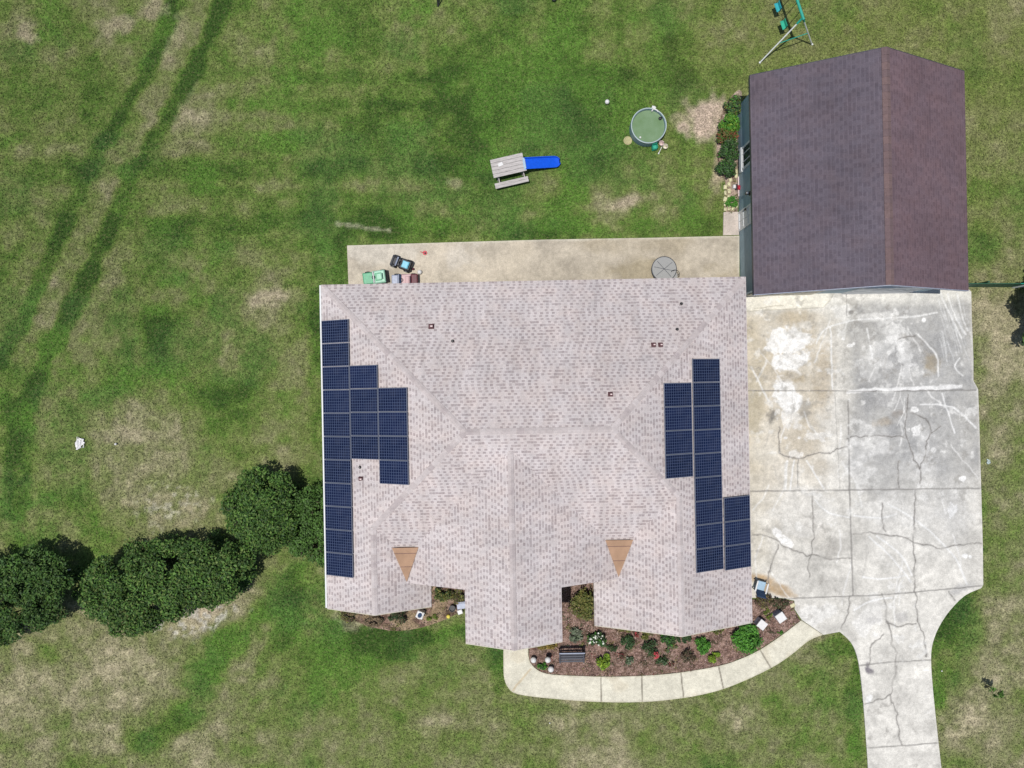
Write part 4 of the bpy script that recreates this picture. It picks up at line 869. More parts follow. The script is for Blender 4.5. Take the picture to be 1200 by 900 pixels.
# tree beyond the right edge: the photo shows only the shade beneath it
tr = thing('tree', 'broad leafy tree just outside right edge shading the lawn', 'tree', (25.85, 3.5, 0))
cl = clumps([(1.55 * math.cos(a * .3), 2.0 * math.sin(a * .3)) for a in range(21)], 60, 1.7, 3.8, .5, 5); V, Fc, col = leaves(9000, cl, .13, GREEN, seed=44); np_mesh('crown', V, Fc, MAT['leaf'], col, tr)
stems(tr, [(0, 0)], 3.0, .12, 'trunk', 'bark', .9)

# grass blades too many to count, and bark chips over the mulch
def scatter(name, x, y, z, size, col, lift, mat, seed, tilt=.7):
    g = np.random.default_rng(seed); n = len(x); p = np.stack([x, y, z], 1)
    nr = g.normal(0, tilt, (n, 3)) + np.array((0, 0, 1.0)); nr /= np.linalg.norm(nr, axis=1)[:, None]
    t = np.cross(nr, g.normal(size=(n, 3))); t /= np.linalg.norm(t, axis=1)[:, None] + 1e-9; b = np.cross(nr, t)
    s = size * (.6 + .8 * g.random(n))[:, None]
    V = np.stack([p - s * t, p + .3 * s * b, p + s * t, p - .3 * s * b], 1); V[..., 2] += (lift + (z.min() * 0)) ; V[..., 2] = np.maximum(V[..., 2], z[:, None] - .01)
    o = np_mesh(name, V.reshape(-1, 3), np.arange(4 * n).reshape(n, 4), MAT[mat], np.repeat(col, 4, 0)); o['kind'] = 'stuff'; return o
MAT['blade'] = attr_mat('grass_blades', [(2.0, 0.12, 0.3, 0.7)], 0.8, 0.2)
g = np.random.default_rng(77); n = 230000; x = g.uniform(-25.9, 25.9, n); y = g.uniform(-19.6, 19.6, n); keep = np.ones(n, bool)
for o_ in (DRIVE, PATIO, WALK, BED, [(847,249),(865,248),(865,276),(847,276)]):
    q = np.array(PX(o_)); c_ = q.mean(0); keep &= ~inside(x, y, [tuple(v) for v in c_ + (q - c_) * (1 - .035 / np.abs(q - c_).max(0).clip(1))])
for o_ in (SIDEBED, GBED): keep &= ~(inside(x, y, PX(o_)) & (g.random(n) < .75))
keep &= ~inside(x, y, [W(u, v)[:2] for u, v in FOOT]) & ~inside(x, y, [W(u, v)[:2] for u, v in ((GW, GS), (GX, GS), (GX, GN), (GW, GN))])
x, y = x[keep], y[keep]; n = len(x); al = grass_albedo(x / M2 + 600, 450 - y / M2)
bare = sstep(.2, .3, al[:, 0]) * .85; k2 = g.random(n) > bare; x, y, al = x[k2], y[k2], al[k2]; n = len(x)
al = al * (.55 + 1.0 * g.random(n) ** 1.4)[:, None]; st = g.random(n) < .10; al[st] = al[st] * .9 + np.array((.075, .068, .03)) * (.5 + g.random(st.sum()))[:, None]
scatter('grass', x, y, np.full(n, .0), .05, np.clip(al, .01, .6), .022, 'blade', 78, .75)
q = np.array(PX(BED)); n = 26000; x = g.uniform(q[:, 0].min(), q[:, 0].max(), n); y = g.uniform(q[:, 1].min(), q[:, 1].max(), n); k2 = inside(x, y, PX(BED)); x, y = x[k2], y[k2]; n = len(x)
ct = np.array([(.30,.20,.165), (.19,.115,.09), (.12,.075,.06), (.40,.30,.26), (.24,.15,.13), (.33,.21,.19)])[g.integers(0, 6, n)] * (.7 + .6 * g.random(n))[:, None]
scatter('bark_chips', x, y, .05 + (fbm(x, y, .3, 3, 5) - .5) * .07, .042, ct, .012, 'blade', 79, .45)

def litter(name, outline, n, tones, seed, size=.05):
    g = np.random.default_rng(seed); q = np.array(PX(outline)); m = n // 14
    cx = g.uniform(q[:, 0].min(), q[:, 0].max(), m); cy = g.uniform(q[:, 1].min(), q[:, 1].max(), m); k = g.integers(0, m, n)
    x = cx[k] + g.normal(0, .10, n); y = cy[k] + g.normal(0, .08, n); ok = inside(x, y, [tuple(v) for v in q]); x, y, k = x[ok], y[ok], k[ok]
    tn = np.array(tones); ti = g.integers(0, len(tn), m)[k]; col = tn[ti] * (.6 + .8 * g.random(len(x)))[:, None]
    scatter(name, x, y, np.full(len(x), .06) + g.random(len(x)) * .10, size, col, .0, 'leaf', seed + 1, .8)
litter('ground_cover', BED, 5200, OLIVE + DARKG[:2] + BROWN + BROWN + [(.25, .15, .12), (.30, .22, .12), (.22, .06, .05)], 201)
litter('dry_litter', SIDEBED, 2600, BROWN + OLIVE[:2] + [(.24, .17, .11), (.30, .23, .15)], 211)
litter('dry_litter', GBED, 1400, BROWN[:2] + BRIGHT[:1] + OLIVE[:2] + [(.24, .17, .11)], 221)

# ================================================================== THINGS IN THE BACK YARD
# picnic table with a plastic slide hooked to its end
px_, py_, _ = P(595.5, 193.8, .7); t = thing('picnic_table', 'weathered grey picnic table with one bench on the back lawn', 'picnic table', (px_, py_, 0), R(13))
mb = MB()
for k in range(5): mb.box((random.uniform(-.008, .008), -.36 + k * .18, .70), (1.62 + random.uniform(-.02, .02), .17, .04), bev=.008)
for x in (-.55, .55): mb.box((x, 0, .655), (.09, .82, .05))
mb.build('tabletop', MAT['weathered'], t)
mb = MB()
for k in range(2): mb.box((.0, -.70 - k * .135, .42), (1.66, .13, .04), bev=.008)
mb.build('bench', MAT['weathered'], t)
for x in (-.62, .62):
    for s in (-1, 1): one('leg', MAT['weathered'], lambda mb: mb.box((x, s * .28, .31), (.045, .1, .72), rx=s * .35), parent=t)
    one('bench_support', MAT['weathered'], lambda mb: mb.box((x + .05, -.42, .36), (.045, .9, .09)), parent=t)
one('plate', [MAT['white_plastic']], lambda mb: mb.box((0, 0, .02), (.25, .17, .035), rz=R(24), bev=.012), 'white lid lying on the picnic tabletop', 'lid', P(586.5, 192.8, .725), R(0))
a = np.array(P(615.0, 192.2, .66)); b = np.array(P(656.2, 189.6, .10)); ang = math.atan2(b[1] - a[1], b[0] - a[0]); L = math.hypot(b[0] - a[0], b[1] - a[1])
t = thing('slide', 'bright blue plastic slide running down from the picnic table', 'slide', (a[0], a[1], 0), ang)
N = 16; prof = []
for i in range(N + 1):
    f = i / N; z = .70 - .62 * (f ** 1.05) + .06 * max(0, (f - .82) / .18) ** 2; w = .285 * math.sqrt(max(.2, 1 - (max(0, f - .84) / .18) ** 2))
    prof.append([(f * L, -w, z + .09), (f * L, -w + .035, z + .10), (f * L, -w + .05, z), (f * L, w - .05, z), (f * L, w - .035, z + .10), (f * L, w, z + .09), (f * L, w - .04, z - .03), (f * L, -w + .04, z - .03)])
mb = MB(); vs = [q for r in prof for q in r]; fs = []
for i in range(N):
    for j in range(8): fs.append((i * 8 + j, (i + 1) * 8 + j, (i + 1) * 8 + (j + 1) % 8, i * 8 + (j + 1) % 8))
fs += [tuple(range(8)), tuple(range(N * 8 + 7, N * 8 - 1, -1))]; mb.raw(vs, fs); mb.box((L - .03, 0, .12), (.06, .24, .10), bev=.03); mb.build('chute', MAT['blue_plastic'], t, smooth=True)
one('lip', MAT['pale_blue'], lambda mb: mb.box((-.02, 0, .715), (.12, .60, .05), bev=.015), parent=t)
for s in (-.2, .2): one('leg', MAT['blue_plastic'], lambda mb: mb.box((L * .55, s, .17), (.05, .04, .34)), parent=t)

# round paddling pool
x, y, _ = P(760.2, 147.2, .55); t = thing('paddling_pool', 'round paddling pool with pale rim and murky green water', 'pool', (x, y, 0)); r = .855
mb = MB(); mb.lathe([(r, 0), (r + .02, .3), (r, .55), (r - .05, .55), (r - .06, .3), (r - .07, .05)], n=48); mb.build('wall', MAT['pool_liner'], t, smooth=True)
mb = MB(); vs = []; fs = []; n, m = 48, 8
for i in range(n):
    a = 6.28319 * i / n; wob = 1 + .008 * math.sin(3 * a + 1)
    for j in range(m):
        q = 6.28319 * j / m; rr = (r - .01 + .026 * math.cos(q)) * wob; vs.append((rr * math.cos(a), rr * math.sin(a), .56 + .03 * math.sin(q)))
for i in range(n):
    for j in range(m): fs.append((i * m + j, ((i + 1) % n) * m + j, ((i + 1) % n) * m + (j + 1) % m, i * m + (j + 1) % m))
mb.raw(vs, fs); mb.build('rim', MAT['pool_rim'], t, smooth=True)
one('water', MAT['water'], lambda mb: mb.prism([((r - .055) * math.cos(k * .1309), (r - .055) * math.sin(k * .1309)) for k in range(48)], .02, .40), parent=t)
one('hose', MAT['white_plastic'], lambda mb: (mb.tube([(.16, .72, .5), (.22, .80, .60), (.27, .90, .60), (.32, 1.0, .3), (.33, 1.02, .03)], .035), mb.tube([(.22, .80, .60), (.38, .74, .60), (.46, .66, .58)], .03), mb.box((.24, .86, .62), (.2, .12, .05), rz=-.4, bev=.02)), parent=t)
one('pool_toy', MAT['black'], lambda mb: (mb.ball((0, 0, .02), .085, 12, .6), mb.ball((.09, .06, .05), .05, 10)), 'dark floating toy near upper right of pool rim', 'toy', P(773.5, 139, .41))
one('float', MAT['white_plastic'], lambda mb: (mb.ball((0, 0, .01), .05, 12, .6), mb.cyl((0, 0, .02), (0, 0, .07), .015)), 'small white float on pool water near lower left rim', 'float', P(750.3, 161, .41))
one('lid', [MAT['tan_lid'], MAT['mulch']], lambda mb: mb.lathe([(.2, 0), (.215, .03), (.2, .05), (.17, .05), (.15, .035), (.02, .035)], n=24), 'round tan disc lying on grass left of the pool', 'disc', P(735.6, 165.0, 0))
def seat_toy(mb):
    mb.box((0, 0, .14), (.26, .24, .26), bev=.04, taper=.85); mb.cur = 0; mb.box((0, .13, .32), (.24, .05, .22), bev=.02); mb.box((-.12, 0, .3), (.04, .2, .06), bev=.015); mb.box((.12, 0, .3), (.04, .2, .06), bev=.015)
one('toy_chair', MAT['teal_plastic'], seat_toy, 'small green plastic chair against lower edge of the pool', 'chair', P(767.2, 172.6, .2), R(12))
bpy.data.objects['toy_chair'].location.z = 0
def bucket(mb):
    mb.lathe([(.085, 0), (.115, .2), (.125, .21), (.11, .21), (.08, .03), (.01, .03)], n=18); mb.tube([(-.12, 0, .2), (-.08, .02, .3), (.08, .02, .3), (.12, 0, .2)], .008)
one('bucket', MAT['pinkish'], bucket, 'pale pink bucket beside the pool', 'bucket', P(775.3, 167.6, .2)[:2] + (0,))
one('bucket', MAT['cream'], bucket, 'cream white bucket below the pink one by the pool', 'bucket', P(779.8, 171.4, .2)[:2] + (0,))
one('stick', MAT['white_plastic'], lambda mb: (mb.tube([(-.07, -.15, .02), (.07, .13, .05)], .018), mb.box((-.085, -.18, .02), (.06, .09, .025), rz=-.4)), 'white stick lying on grass under the cream bucket', 'stick', P(773.8, 175.5, 0))
def white_ball(px, py, r, label): one('ball', MAT['white_plastic'], lambda mb: (mb.ball((0, 0, r), r, 16)), label, 'ball', P(px, py, 0), smooth=True)
white_ball(711.2, 120.4, .115, 'white ball on the back lawn upper left of the pool')
white_ball(136.3, 520.3, .06, 'tiny white ball on left lawn right of the crumpled scrap')
white_ball(644.2, 847, .035, 'tiny white ball on front lawn below the path')
white_ball(1103.2, 786, .035, 'tiny white ball on grass right of the driveway lane')
def scrap(s, seed):
    g = np.random.default_rng(seed); n = 9; mb = MB(); V = []
    for i in range(n):
        for j in range(n):
            a, b = i / (n - 1) - .5, j / (n - 1) - .5; V.append((s * (a + g.uniform(-.05, .05)) * (1 - .5 * abs(b)), s * 1.15 * (b + g.uniform(-.06, .06)) * (1 - .35 * a), .02 + g.random() * .10 * s / .5))
    fs = [(i * n + j, (i + 1) * n + j, (i + 1) * n + j + 1, i * n + j + 1) for i in range(n - 1) for j in range(n - 1) if g.random() > .14]
    mb.raw(V, fs); return mb
t = scrap(.46, 3).build('plastic_scrap', MAT['white_plastic']); t.location = P(94.6, 519, 0); tag(t, 'crumpled whitish plastic scrap lying on left lawn', 'scrap')
t = scrap(.2, 5).build('plastic_scrap', MAT['pool_rim']); t.location = P(1158, 541, 0); tag(t, 'small pale scrap on the grass right of the driveway', 'scrap')

# swing set, upper part of it beyond the photo
f1, f2 = np.array(P(890.3, 73.5)), np.array(P(951.5, 52.2)); ap = np.array(P(941, 20.5, 2.2)); mid = (f1 + f2) / 2
bd = np.array(P(934.2, 0, 2.2)) - ap; bd /= np.linalg.norm(bd); bd[2] = 0; o = np.array((mid[0], mid[1], 0)); LB = 3.3
t = thing('swing_set', 'teal beamed swing set with white tube legs behind the garage', 'swing set', tuple(o))
l = lambda p: tuple(np.array(p) - o)
e2 = ap + bd * LB; shift = bd * LB - 2 * (mid - ap) * np.array((0, 0, 0)); off = (ap - mid) * np.array((1, 1, 0))
g1, g2 = f1 + off * 2 + bd * LB, f2 + off * 2 + bd * LB
one('beam', MAT['teal'], lambda mb: mb.cyl(l(ap - bd * .12), l(e2 + bd * .12), .065, .065, 14), parent=t)
for foot, end in ((f1, ap), (f2, ap), (g1, e2), (g2, e2)):
    one('leg', MAT['white_steel'], lambda mb: (mb.cyl(l(foot), l(end + (0, 0, -.03) + (foot - end) * .08), .034, .034, 10), mb.cyl(l(foot - (0, 0, .02)), l(foot + (0, 0, .04)), .05, .05, 8)), parent=t)
    one('leg_bracket', MAT['teal'], lambda mb: mb.cyl(l(end + (foot - end) * .13), l(end + (0, 0, -.02)), .048, .055, 10), parent=t)
for a, b, c in ((f1, f2, ap), (g1, g2, e2)): one('crossbar', MAT['teal'], lambda mb: mb.cyl(l(a + (c - a) * .44), l(b + (c - b) * .44), .02, .02, 8), parent=t)
for k, (s, m) in enumerate(((.55, 'teal_plastic'), (1.45, 'teal_blue'), (2.45, 'teal_plastic'))):
    c = ap + bd * s; q = np.array((c[0], c[1], .58)) + np.array((-.12, -.05, 0)); rz = math.atan2(bd[1], bd[0])
    sm = MB(); sm.box(l(q), (.44, .2, .05), rz=rz, bev=.03)
    if k < 2: sm.box(l(q + np.array((.08, .03, .12))), (.42, .05, .22), rz=rz, bev=.025)
    so = sm.build('swing_seat', MAT[m], t)
    for d in (-.22, .22):
        one('chain', MAT['black'], lambda mb: mb.tube([l(c + bd * d + (0, 0, -.04)), l(q + bd * d)], .014, 6), parent=so)
# things whose feet only just enter the photo at its top edge
x, y, _ = P(513.3, 8); t = thing('folding_stand', 'black thin legged stand cut off by top edge of photo', 'stand', (x, y, 0))
for a in ((-.05, .75), (.35, .75)): one('leg', MAT['black'], lambda mb: mb.tube([(0, 0, .0), (a[0], a[1], .7)], .028), parent=t)
one('top_plate', MAT['dark_metal'], lambda mb: mb.box((.15, .8, .72), (.6, .3, .04), bev=.01), parent=t)
x, y, _ = P(649, 0); t = thing('garden_cart', 'small black wheeled cart cut off by top edge of photo', 'cart', (x, y, 0))
for dx in (-.42, 0): one('wheel', [MAT['black'], MAT['pool_rim']], lambda mb: (mb.lathe([(.05, -.03), (.11, -.03), (.13, 0), (.11, .03), (.05, .03)], (dx, 0, .13), 18) if dx == 0 else mb.cyl((dx, .03, 0), (dx, .06, .5), .03), setattr(mb, 'cur', 1), mb.lathe([(.05, -.02), (.05, .04)], (dx, 0, .13), 12)) if dx == 0 else mb.cyl((dx, .02, 0), (dx, .2, .5), .03), parent=t)
one('tray', MAT['dark_metal'], lambda mb: mb.box((-.2, .55, .45), (.6, .7, .16), bev=.03), parent=t)

# ------------------------------------------------------------------ patio
def toy_car(name, label, px, py, rz, L, Wd, parts, wheel_r=.12, scr=None, seat=None, wheels='black'):
    x, y, _ = P(px, py, .35); t = thing(name, label, 'toy car', (x, y, .06), rz, 'ride on toy cars on the patio')
    for nm, x0, x1, z0, z1, m, wk in parts:
        one(nm, MAT[m], lambda mb: mb.box(((x0 + x1) / 2 * L, 0, (z0 + z1) / 2), ((x1 - x0) * L, Wd * wk, z1 - z0), bev=.045), parent=t)
    for sx in (-.32, .32):
        for sy in (-1, 1):
            wo = one('wheel', MAT[wheels], lambda mb: mb.cyl((sx * L, sy * (Wd / 2 - .06), wheel_r), (sx * L, sy * (Wd / 2 + .045), wheel_r), wheel_r, wheel_r * .92, 16), parent=t)
            one('hubcap', MAT['pool_rim'], lambda mb: mb.cyl((sx * L, sy * (Wd / 2 + .045), wheel_r), (sx * L, sy * (Wd / 2 + .055), wheel_r), wheel_r * .5, wheel_r * .4, 12), parent=wo)
    if scr:
        f, m, h = scr; one('windshield', MAT[m], lambda mb: (mb.box((f * L, 0, h), (.035, Wd * .86, .16), ry=.5, bev=.01)), parent=t)
    if seat:
        f, m, w, d = seat
        one('seat', MAT[m], lambda mb: (mb.box((f * L, 0, .385), (d, w, .08), bev=.025), mb.box((f * L + d * .55, 0, .46), (.07, w, .2), ry=.2, bev=.025)), parent=t)
        wo = MB(); wo.lathe([(.075, -.012), (.09, 0), (.075, .012), (.06, 0)], ((f - .22) * L, 0, .42), 16, cap=False); wo.cyl(((f - .22) * L, 0, .42), ((f - .3) * L, 0, .30), .014); wo.build('steering_wheel', MAT['black'], t)
    return t
toy_car('toy_car', 'green ride on toy car with pale green rear on patio', 439.8, 325.2, R(8), 1.2, .62,
        [('hood', -.5, -.08, .10, .36, 'green_toy', .92), ('chassis', -.48, .48, .08, .16, 'black', .9), ('door_panel', -.1, .42, .12, .40, 'pale_green', 1.0), ('cockpit', .0, .30, .34, .42, 'green_toy', .66), ('rear_bumper', .40, .5, .10, .36, 'black', .98)],
        .12, (-.06, 'white_plastic', .42), (.17, 'pale_green', .30, .24))
toy_car('toy_truck', 'black ride on toy truck with sky blue seat on patio', 470.2, 308.6, R(-21), 1.06, .52,
        [('hood', -.40, -.02, .14, .36, 'black', .78), ('bumper', -.5, -.38, .14, .28, 'dark_metal', 1.05), ('body', -.05, .5, .12, .40, 'black', 1.0), ('cargo_bed', .34, .47, .38, .44, 'black', .9)],
        .15, (-.2, 'lavender', .44), (.20, 'sky_seat', .34, .30))
toy_car('toy_jeep', 'dusty pink ride on toy car tucked under the rear eave', 474.4, 328.5, R(1), 1.28, .60,
        [('hood', -.5, -.24, .12, .36, 'lavender', .9), ('dash', -.26, -.12, .12, .44, 'navy', .96), ('body', -.14, .25, .12, .38, 'pink_toy', 1.0), ('rear_box', .25, .5, .12, .42, 'maroon', .98)],
        .13, (-.22, 'lavender', .5), (.1, 'pink_toy', .36, .2))
one('ball', MAT['white_plastic'], lambda mb: mb.ball((0, 0, .115), .115, 16), 'white ball on the patio right of toy cars', 'ball', P(492.0, 319.2, .1)[:2] + (.06,), smooth=True)
one('ball', MAT['maroon'], lambda mb: mb.ball((0, 0, .06), .06, 14), 'small dark red ball next to the black toy truck', 'ball', P(484.6, 315.6, .06)[:2] + (.06,), smooth=True)
one('toy_shovel', [MAT['red'], MAT['black']], lambda mb: (mb.tube([(-.16, .05, .02), (.02, .0, .03)], .018), mb.lathe([(.02, 0), (.09, .01), (.11, .03), (.10, .035)], (.07, -.01, .0), 14), setattr(mb, 'cur', 1), mb.ball((.09, -.03, .04), .05, 10, .5)), 'small red toy lying alone near the lawn edge of patio', 'toy', P(496.5, 296.5, 0)[:2] + (.062,))
x, y, _ = P(778.3, 315.2, .72); t = thing('patio_table', 'round grey mesh top table half under the rear eave', 'table', (x, y, .06))
one('tabletop', MAT['mesh_top'], lambda mb: mb.lathe([(.585, .64), (.6, .655), (.585, .67), (.02, .672)], n=40), parent=t)
one('rim', MAT['dark_metal'], lambda mb: mb.lathe([(.585, .632), (.612, .645), (.612, .668), (.585, .682), (.578, .674)], n=40, cap=False), parent=t)
one('brace', MAT['dark_metal'], lambda mb: [mb.box((0, 0, .68), (1.0, .022, .012), rz=a) for a in (.7, 2.3, -.2)], parent=t)
for a in range(4): one('leg', MAT['dark_metal'], lambda mb: mb.tube([(.42 * math.cos(a * 1.57 + .7), .42 * math.sin(a * 1.57 + .7), .65), (.5 * math.cos(a * 1.57 + .7), .5 * math.sin(a * 1.57 + .7), .0)], .02), parent=t)
x, y, _ = P(790.5, 322, .8); t = thing('patio_chair', 'thin black wire chair right of round patio table', 'chair', (x, y, .06), R(-35))
mb = MB(); mb.tube([(.22 * math.cos(k * .314), .22 * math.sin(k * .314), .84 - .0 * k) for k in range(11)], .013); mb.build('backrest', MAT['black'], t)
one('seat', MAT['mesh_top'], lambda mb: mb.lathe([(.2, .43), (.215, .445), (.2, .46), (.02, .46)], n=24), parent=t)
for a in range(4): one('leg', MAT['black'], lambda mb: mb.tube([(.2 * math.cos(a * 1.57 + .78), .2 * math.sin(a * 1.57 + .78), .84 if a < 2 else .45), (.23 * math.cos(a * 1.57 + .78), .23 * math.sin(a * 1.57 + .78), 0)], .013), parent=t)

# ------------------------------------------------------------------ along the garage wall
STN = [(850,219.3),(850.3,226),(850,233.3),(850,239.2),(850,245.3),(854.4,216),(854.4,224),(853.6,230.3),(854.6,243.8),(858.9,244.6),(862.8,241.5),(856,210.7),(862.6,206),(862.8,200.5)]
for i, (px, py) in enumerate(STN):
    g = random.Random(i); mb = MB(); mb.box((0, 0, .06), (g.uniform(.14, .2), g.uniform(.17, .25), .15), rz=g.uniform(-.3, .3), bev=.05, taper=.9)
    s = mb.build('edging_stone', MAT['stone']); s.location = P(px, py, .05)[:2] + (.0,); tag(s, 'pale yellow edging stone lining the small bed by the garage wall', 'stone', 'stones edging the garage bed')
one('edging_board', MAT['pinkish'], lambda mb: mb.box((0, 0, .08), (.05, .97, .16), rz=TH), 'thin pale board standing along foot of garage wall', 'board', P(864.4, 219.5, 0))
one('white_tub', [MAT['white_plastic'], MAT['black']], lambda mb: (mb.box((-.06, 0, .12), (.13, .18, .24), bev=.03), setattr(mb, 'cur', 1), mb.box((.07, 0, .05), (.12, .3, .1), bev=.02)), 'small white tub with black block for its shadow beside edging stones', 'tub', P(860.8, 219.8, 0))  # the black box stands in for the shadow right of the tub
def can(mb):
    mb.lathe([(.10, 0), (.115, .02), (.115, .26), (.09, .3), (.075, .3), (.07, .26), (.01, .26)], n=18); mb.tube([(.1, .0, .1), (.19, .09, .26), (.23, .12, .3)], .016); mb.tube([(-.1, 0, .06), (-.18, -.02, .16), (-.12, 0, .28), (.0, .0, .36), (.07, 0, .3)], .012)
one('watering_can', MAT['red'], can, 'small red watering can against the garage wall', 'watering can', P(867.2, 220, .2)[:2] + (.0,), R(-50))

# ------------------------------------------------------------------ front beds
x0, y0 = P(669.8, 775.4, .42)[:2]; t = thing('garden_bench', 'dark slatted garden bench with back in the mulch bed', 'bench', (x0, y0 + .2, .02), R(1))
mb = MB()
for k in range(4): mb.box((0, -.17 + k * .115, .42), (1.22, .095, .028), bev=.008)
mb.build('seat', MAT['bench'], t)
mb = MB()
for z, yy in ((.52, .285), (.64, .315), (.76, .345)): mb.box((0, yy, z), (1.2, .026, .085), rx=-.25, bev=.008)
mb.build('backrest', MAT['bench'], t)
one('top_rail', MAT['lavender'], lambda mb: mb.box((0, .372, .845), (1.24, .05, .035), bev=.01), parent=t)
for s in (-.58, .58):
    for yy, h in ((-.2, .42), (.3, .82)): one('leg', MAT['bench'], lambda mb: mb.box((s, yy + (.03 if h > .5 else 0), h / 2), (.05, .05, h), rx=-.1 if h > .5 else 0), parent=t)
    one('armrest', MAT['bench'], lambda mb: (mb.box((s, .05, .62), (.06, .5, .03), bev=.01), mb.box((s, -.18, .52), (.04, .04, .2))), parent=t)
def globe(px, py, h, label):
    x, y, _ = P(px, py, h); t = thing('garden_globe', label, 'garden globe', (x, y, 0), 0, 'white globes beside the front path')
    one('globe', MAT['white_plastic'], lambda mb: mb.ball((0, 0, h), .145, 20), parent=t, smooth=True)
    one('base', MAT['black'], lambda mb: mb.lathe([(.10, .0), (.07, .04), (.05, .1), (.06, h - .16), (.13, h - .12), (.12, h - .08)], n=14), parent=t)
globe(625.2, 773.4, .3, 'white globe at curve of path, leftmost of three')
globe(642, 773.2, .55, 'white globe on tall dark base, uppermost of three')
globe(645.6, 784.2, .3, 'white globe on path edge, lowest of three')
def wbox(px, py, rz, s, h, label):
    x, y, _ = P(px, py, h); t = thing('utility_box', label, 'utility box', (x, y, 0), rz, 'white boxes in the mulch')
    one('cabinet', MAT['lavender'], lambda mb: (mb.box((0, 0, h / 2 - .02), (s * .9, s * .9, h - .06), bev=.02)), parent=t)
    one('lid', MAT['white_plastic'], lambda mb: (mb.box((0, 0, h - .015), (s, s, .05), bev=.015)), parent=t)
    one('foot', MAT['black'], lambda mb: [mb.box((a * s * .35, b * s * .35, .02), (.08, .08, .05)) for a in (-1, 1) for b in (-1, 1)], parent=t)
wbox(893.3, 732.4, R(52), .41, .55, 'white topped square box next to round green shrub')
wbox(915.3, 723.8, R(35), .43, .62, 'white topped square box nearer to the driveway corner')
x, y, _ = P(892.3, 721.2 + 0, .5); del x, y
x, y, _ = P(492.0, 721.2, .5); t = thing('planter_box', 'tilted white square box with dark oval opening under left gable', 'planter', (x, y, 0), R(-22))
one('cabinet', MAT['white_plastic'], lambda mb: mb.box((0, 0, .25), (.34, .34, .46), bev=.03, taper=1.05), parent=t)
one('rim', MAT['white_plastic'], lambda mb: mb.lathe([(.155, .47), (.17, .50), (.14, .505), (.11, .48)], n=20, sx=.85, sy=1.1), parent=t)
one('opening', MAT['navy'], lambda mb: mb.lathe([(.1, .46), (.11, .486), (.01, .488)], n=20, sx=.9, sy=1.15), parent=t)
one('ball', MAT['yellow'], lambda mb: mb.ball((0, 0, .1), .1, 16), 'yellow ball at grass edge of left recess', 'ball', P(525.4, 722.4, .1)[:2] + (0,), smooth=True)
one('flower_pot', MAT['white_plastic'], lambda mb: (mb.box((0, 0, .12), (.22, .2, .24), bev=.02, taper=1.1), mb.box((0, 0, .235), (.17, .15, .03))), 'small white square pot near porch roof corner', 'pot', P(539, 717.4, .24)[:2] + (0,), R(20))
one('flower_pot', MAT['black'], lambda mb: mb.lathe([(.10, 0), (.15, .26), (.165, .27), (.14, .27), (.12, .2), (.01, .2)], n=18), 'black round pot left of small white pot', 'pot', P(530, 713, .2)[:2] + (0,))
one('storage_tub', [MAT['dark_metal'], MAT['lavender']], lambda mb: (mb.box((0, 0, .15), (.42, .3, .28), bev=.03, taper=1.08), setattr(mb, 'cur', 1), mb.box((0, 0, .295), (.47, .34, .03), bev=.01), mb.box((0, .1, .33), (.3, .05, .05), bev=.01)), 'blue grey lidded tub against porch in left recess', 'tub', P(541, 709.5, .3)[:2] + (0,), R(8))
x, y, _ = P(891.0, 687.0, .4); t = thing('lawn_chair', 'lawn chair with white arms and navy back beside the driveway', 'chair', (x, y, .02), R(-15))
one('seat', MAT['pale_blue'], lambda mb: mb.box((0, .03, .4), (.44, .46, .05), rx=.06, bev=.02), parent=t)
one('backrest', MAT['navy'], lambda mb: mb.box((0, -.3, .66), (.46, .05, .56), rx=.42, bev=.02), parent=t)
for s in (-.26, .26):
    a = one('armrest', MAT['white_plastic'], lambda mb: mb.box((s, .0, .6), (.07, .52, .035), bev=.012), parent=t)
    for yy in (-.2, .22): one('leg', MAT['black'], lambda mb: mb.cyl((s, yy, 0), (s, yy, .59), .02), parent=t)
one('paving_stone', MAT['stone'], lambda mb: mb.box((0, 0, .05), (.24, .18, .1), rz=.5, bev=.03), 'single pale stone at corner of bed and driveway', 'stone', P(929, 709.5, .1)[:2] + (.03,))
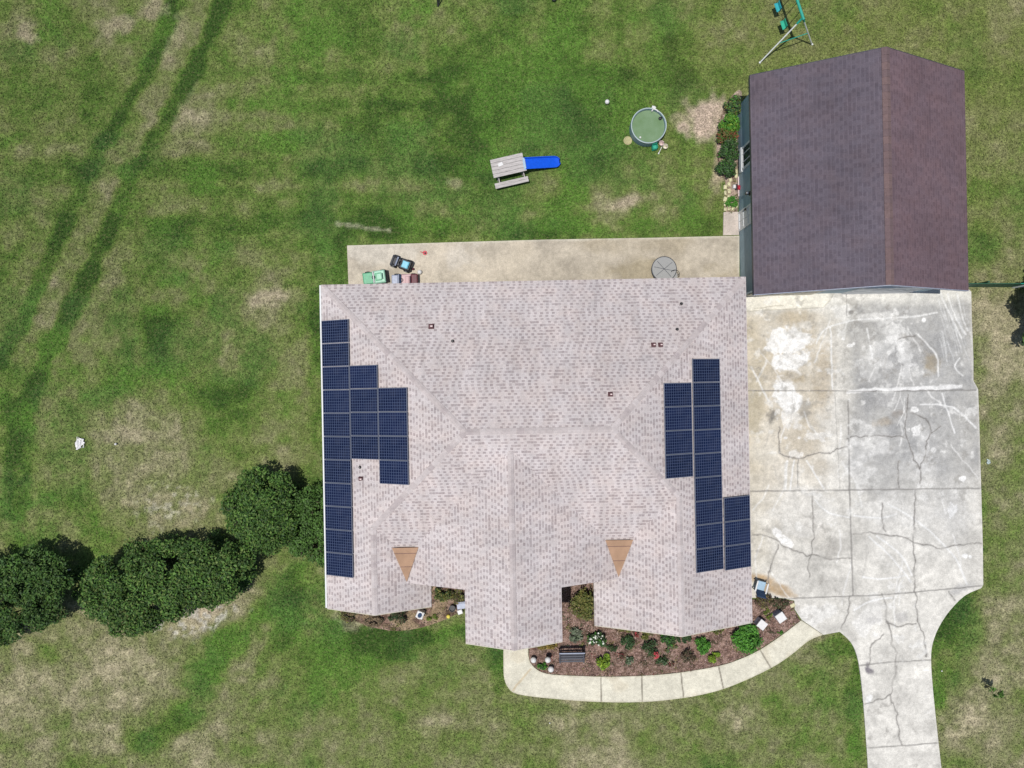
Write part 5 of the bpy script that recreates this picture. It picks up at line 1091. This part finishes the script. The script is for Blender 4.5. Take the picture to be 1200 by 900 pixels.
# fence running out from the garage corner
yb = P(0, 336.4)[1]; t = thing('fence', 'dark green slatted fence between garage corner and right edge', 'fence', (20.5, yb, 0))
mb = MB()
for k in range(36): mb.box((.15 + k * .115, 0, .62), (.112, .02, 1.16))
mb.build('slat_panel', MAT['fence_green'], t)
one('rail', MAT['fence_green'], lambda mb: [mb.box((2.1, .03, z), (4.2, .04, .07)) for z in (.25, 1.0)], parent=t)
one('top_rail', MAT['teal'], lambda mb: mb.cyl((3.7, 0, 1.23), (4.25, 0, 1.23), .022), parent=t)
for k in range(3): one('post', MAT['fence_green'], lambda mb: mb.box((.1 + k * 2.05, .08, .65), (.08, .08, 1.3), bev=.01), parent=t)
t = thing('gate', 'pale weathered gate next to the dark green fence', 'gate', (24.72, yb, 0))
one('board_panel', MAT['weathered'], lambda mb: [mb.box((.1 + k * .13, 0, .55), (.115, .03, 1.1)) for k in range(12)], parent=t)
one('rail', MAT['white_steel'], lambda mb: [mb.box((.8, .035, z), (1.6, .04, .09)) for z in (.2, 1.02)], parent=t)
one('post', MAT['white_steel'], lambda mb: (mb.box((-.02, .0, .65), (.13, .13, 1.3), bev=.015), mb.box((-.02, 0, 1.32), (.17, .17, .05), bev=.015)), parent=t)

# ================================================================== CAMERA, SUN, SKY
cam = bpy.data.cameras.new('camera'); co = bpy.data.objects.new('camera', cam); C.objects.link(co); bpy.context.scene.camera = co
co.location = (0, 0, CAM_H); co.rotation_euler = (0, 0, 0); cam.sensor_width = 36; cam.lens = 36 * F / 1200; cam.clip_end = 6000; cam.clip_start = .5
from mathutils import Vector
sd = Vector((.17, .09, -1)).normalized()                              # way the sunlight travels
sl = bpy.data.lights.new('sun', 'SUN'); sl.energy = 4.0; sl.angle = R(.53); sl.color = (1, .965, .91)
so = bpy.data.objects.new('sun', sl); C.objects.link(so); so.rotation_euler = sd.to_track_quat('-Z', 'Y').to_euler(); so.location = (-5, -4, 40)
w = bpy.data.worlds.new('World'); bpy.context.scene.world = w; w.use_nodes = True; nt = w.node_tree
sk = nt.nodes.new('ShaderNodeTexSky'); sk.sky_type = 'NISHITA'; sk.sun_disc = False
sk.sun_elevation = math.asin(-sd.z); sk.sun_rotation = math.atan2(-sd.x, -sd.y)
bg = nt.nodes['Background']; nt.links.new(sk.outputs[0], bg.inputs['Color']); bg.inputs['Strength'].default_value = .09
sc = bpy.context.scene; sc.render.engine = 'CYCLES'
vs = sc.view_settings; vs.view_transform = 'Standard'; vs.look = 'None'; vs.exposure = 0.0; vs.gamma = 1; vs.use_curve_mapping = False
sc.cycles.max_bounces = 6; sc.cycles.use_denoising = True
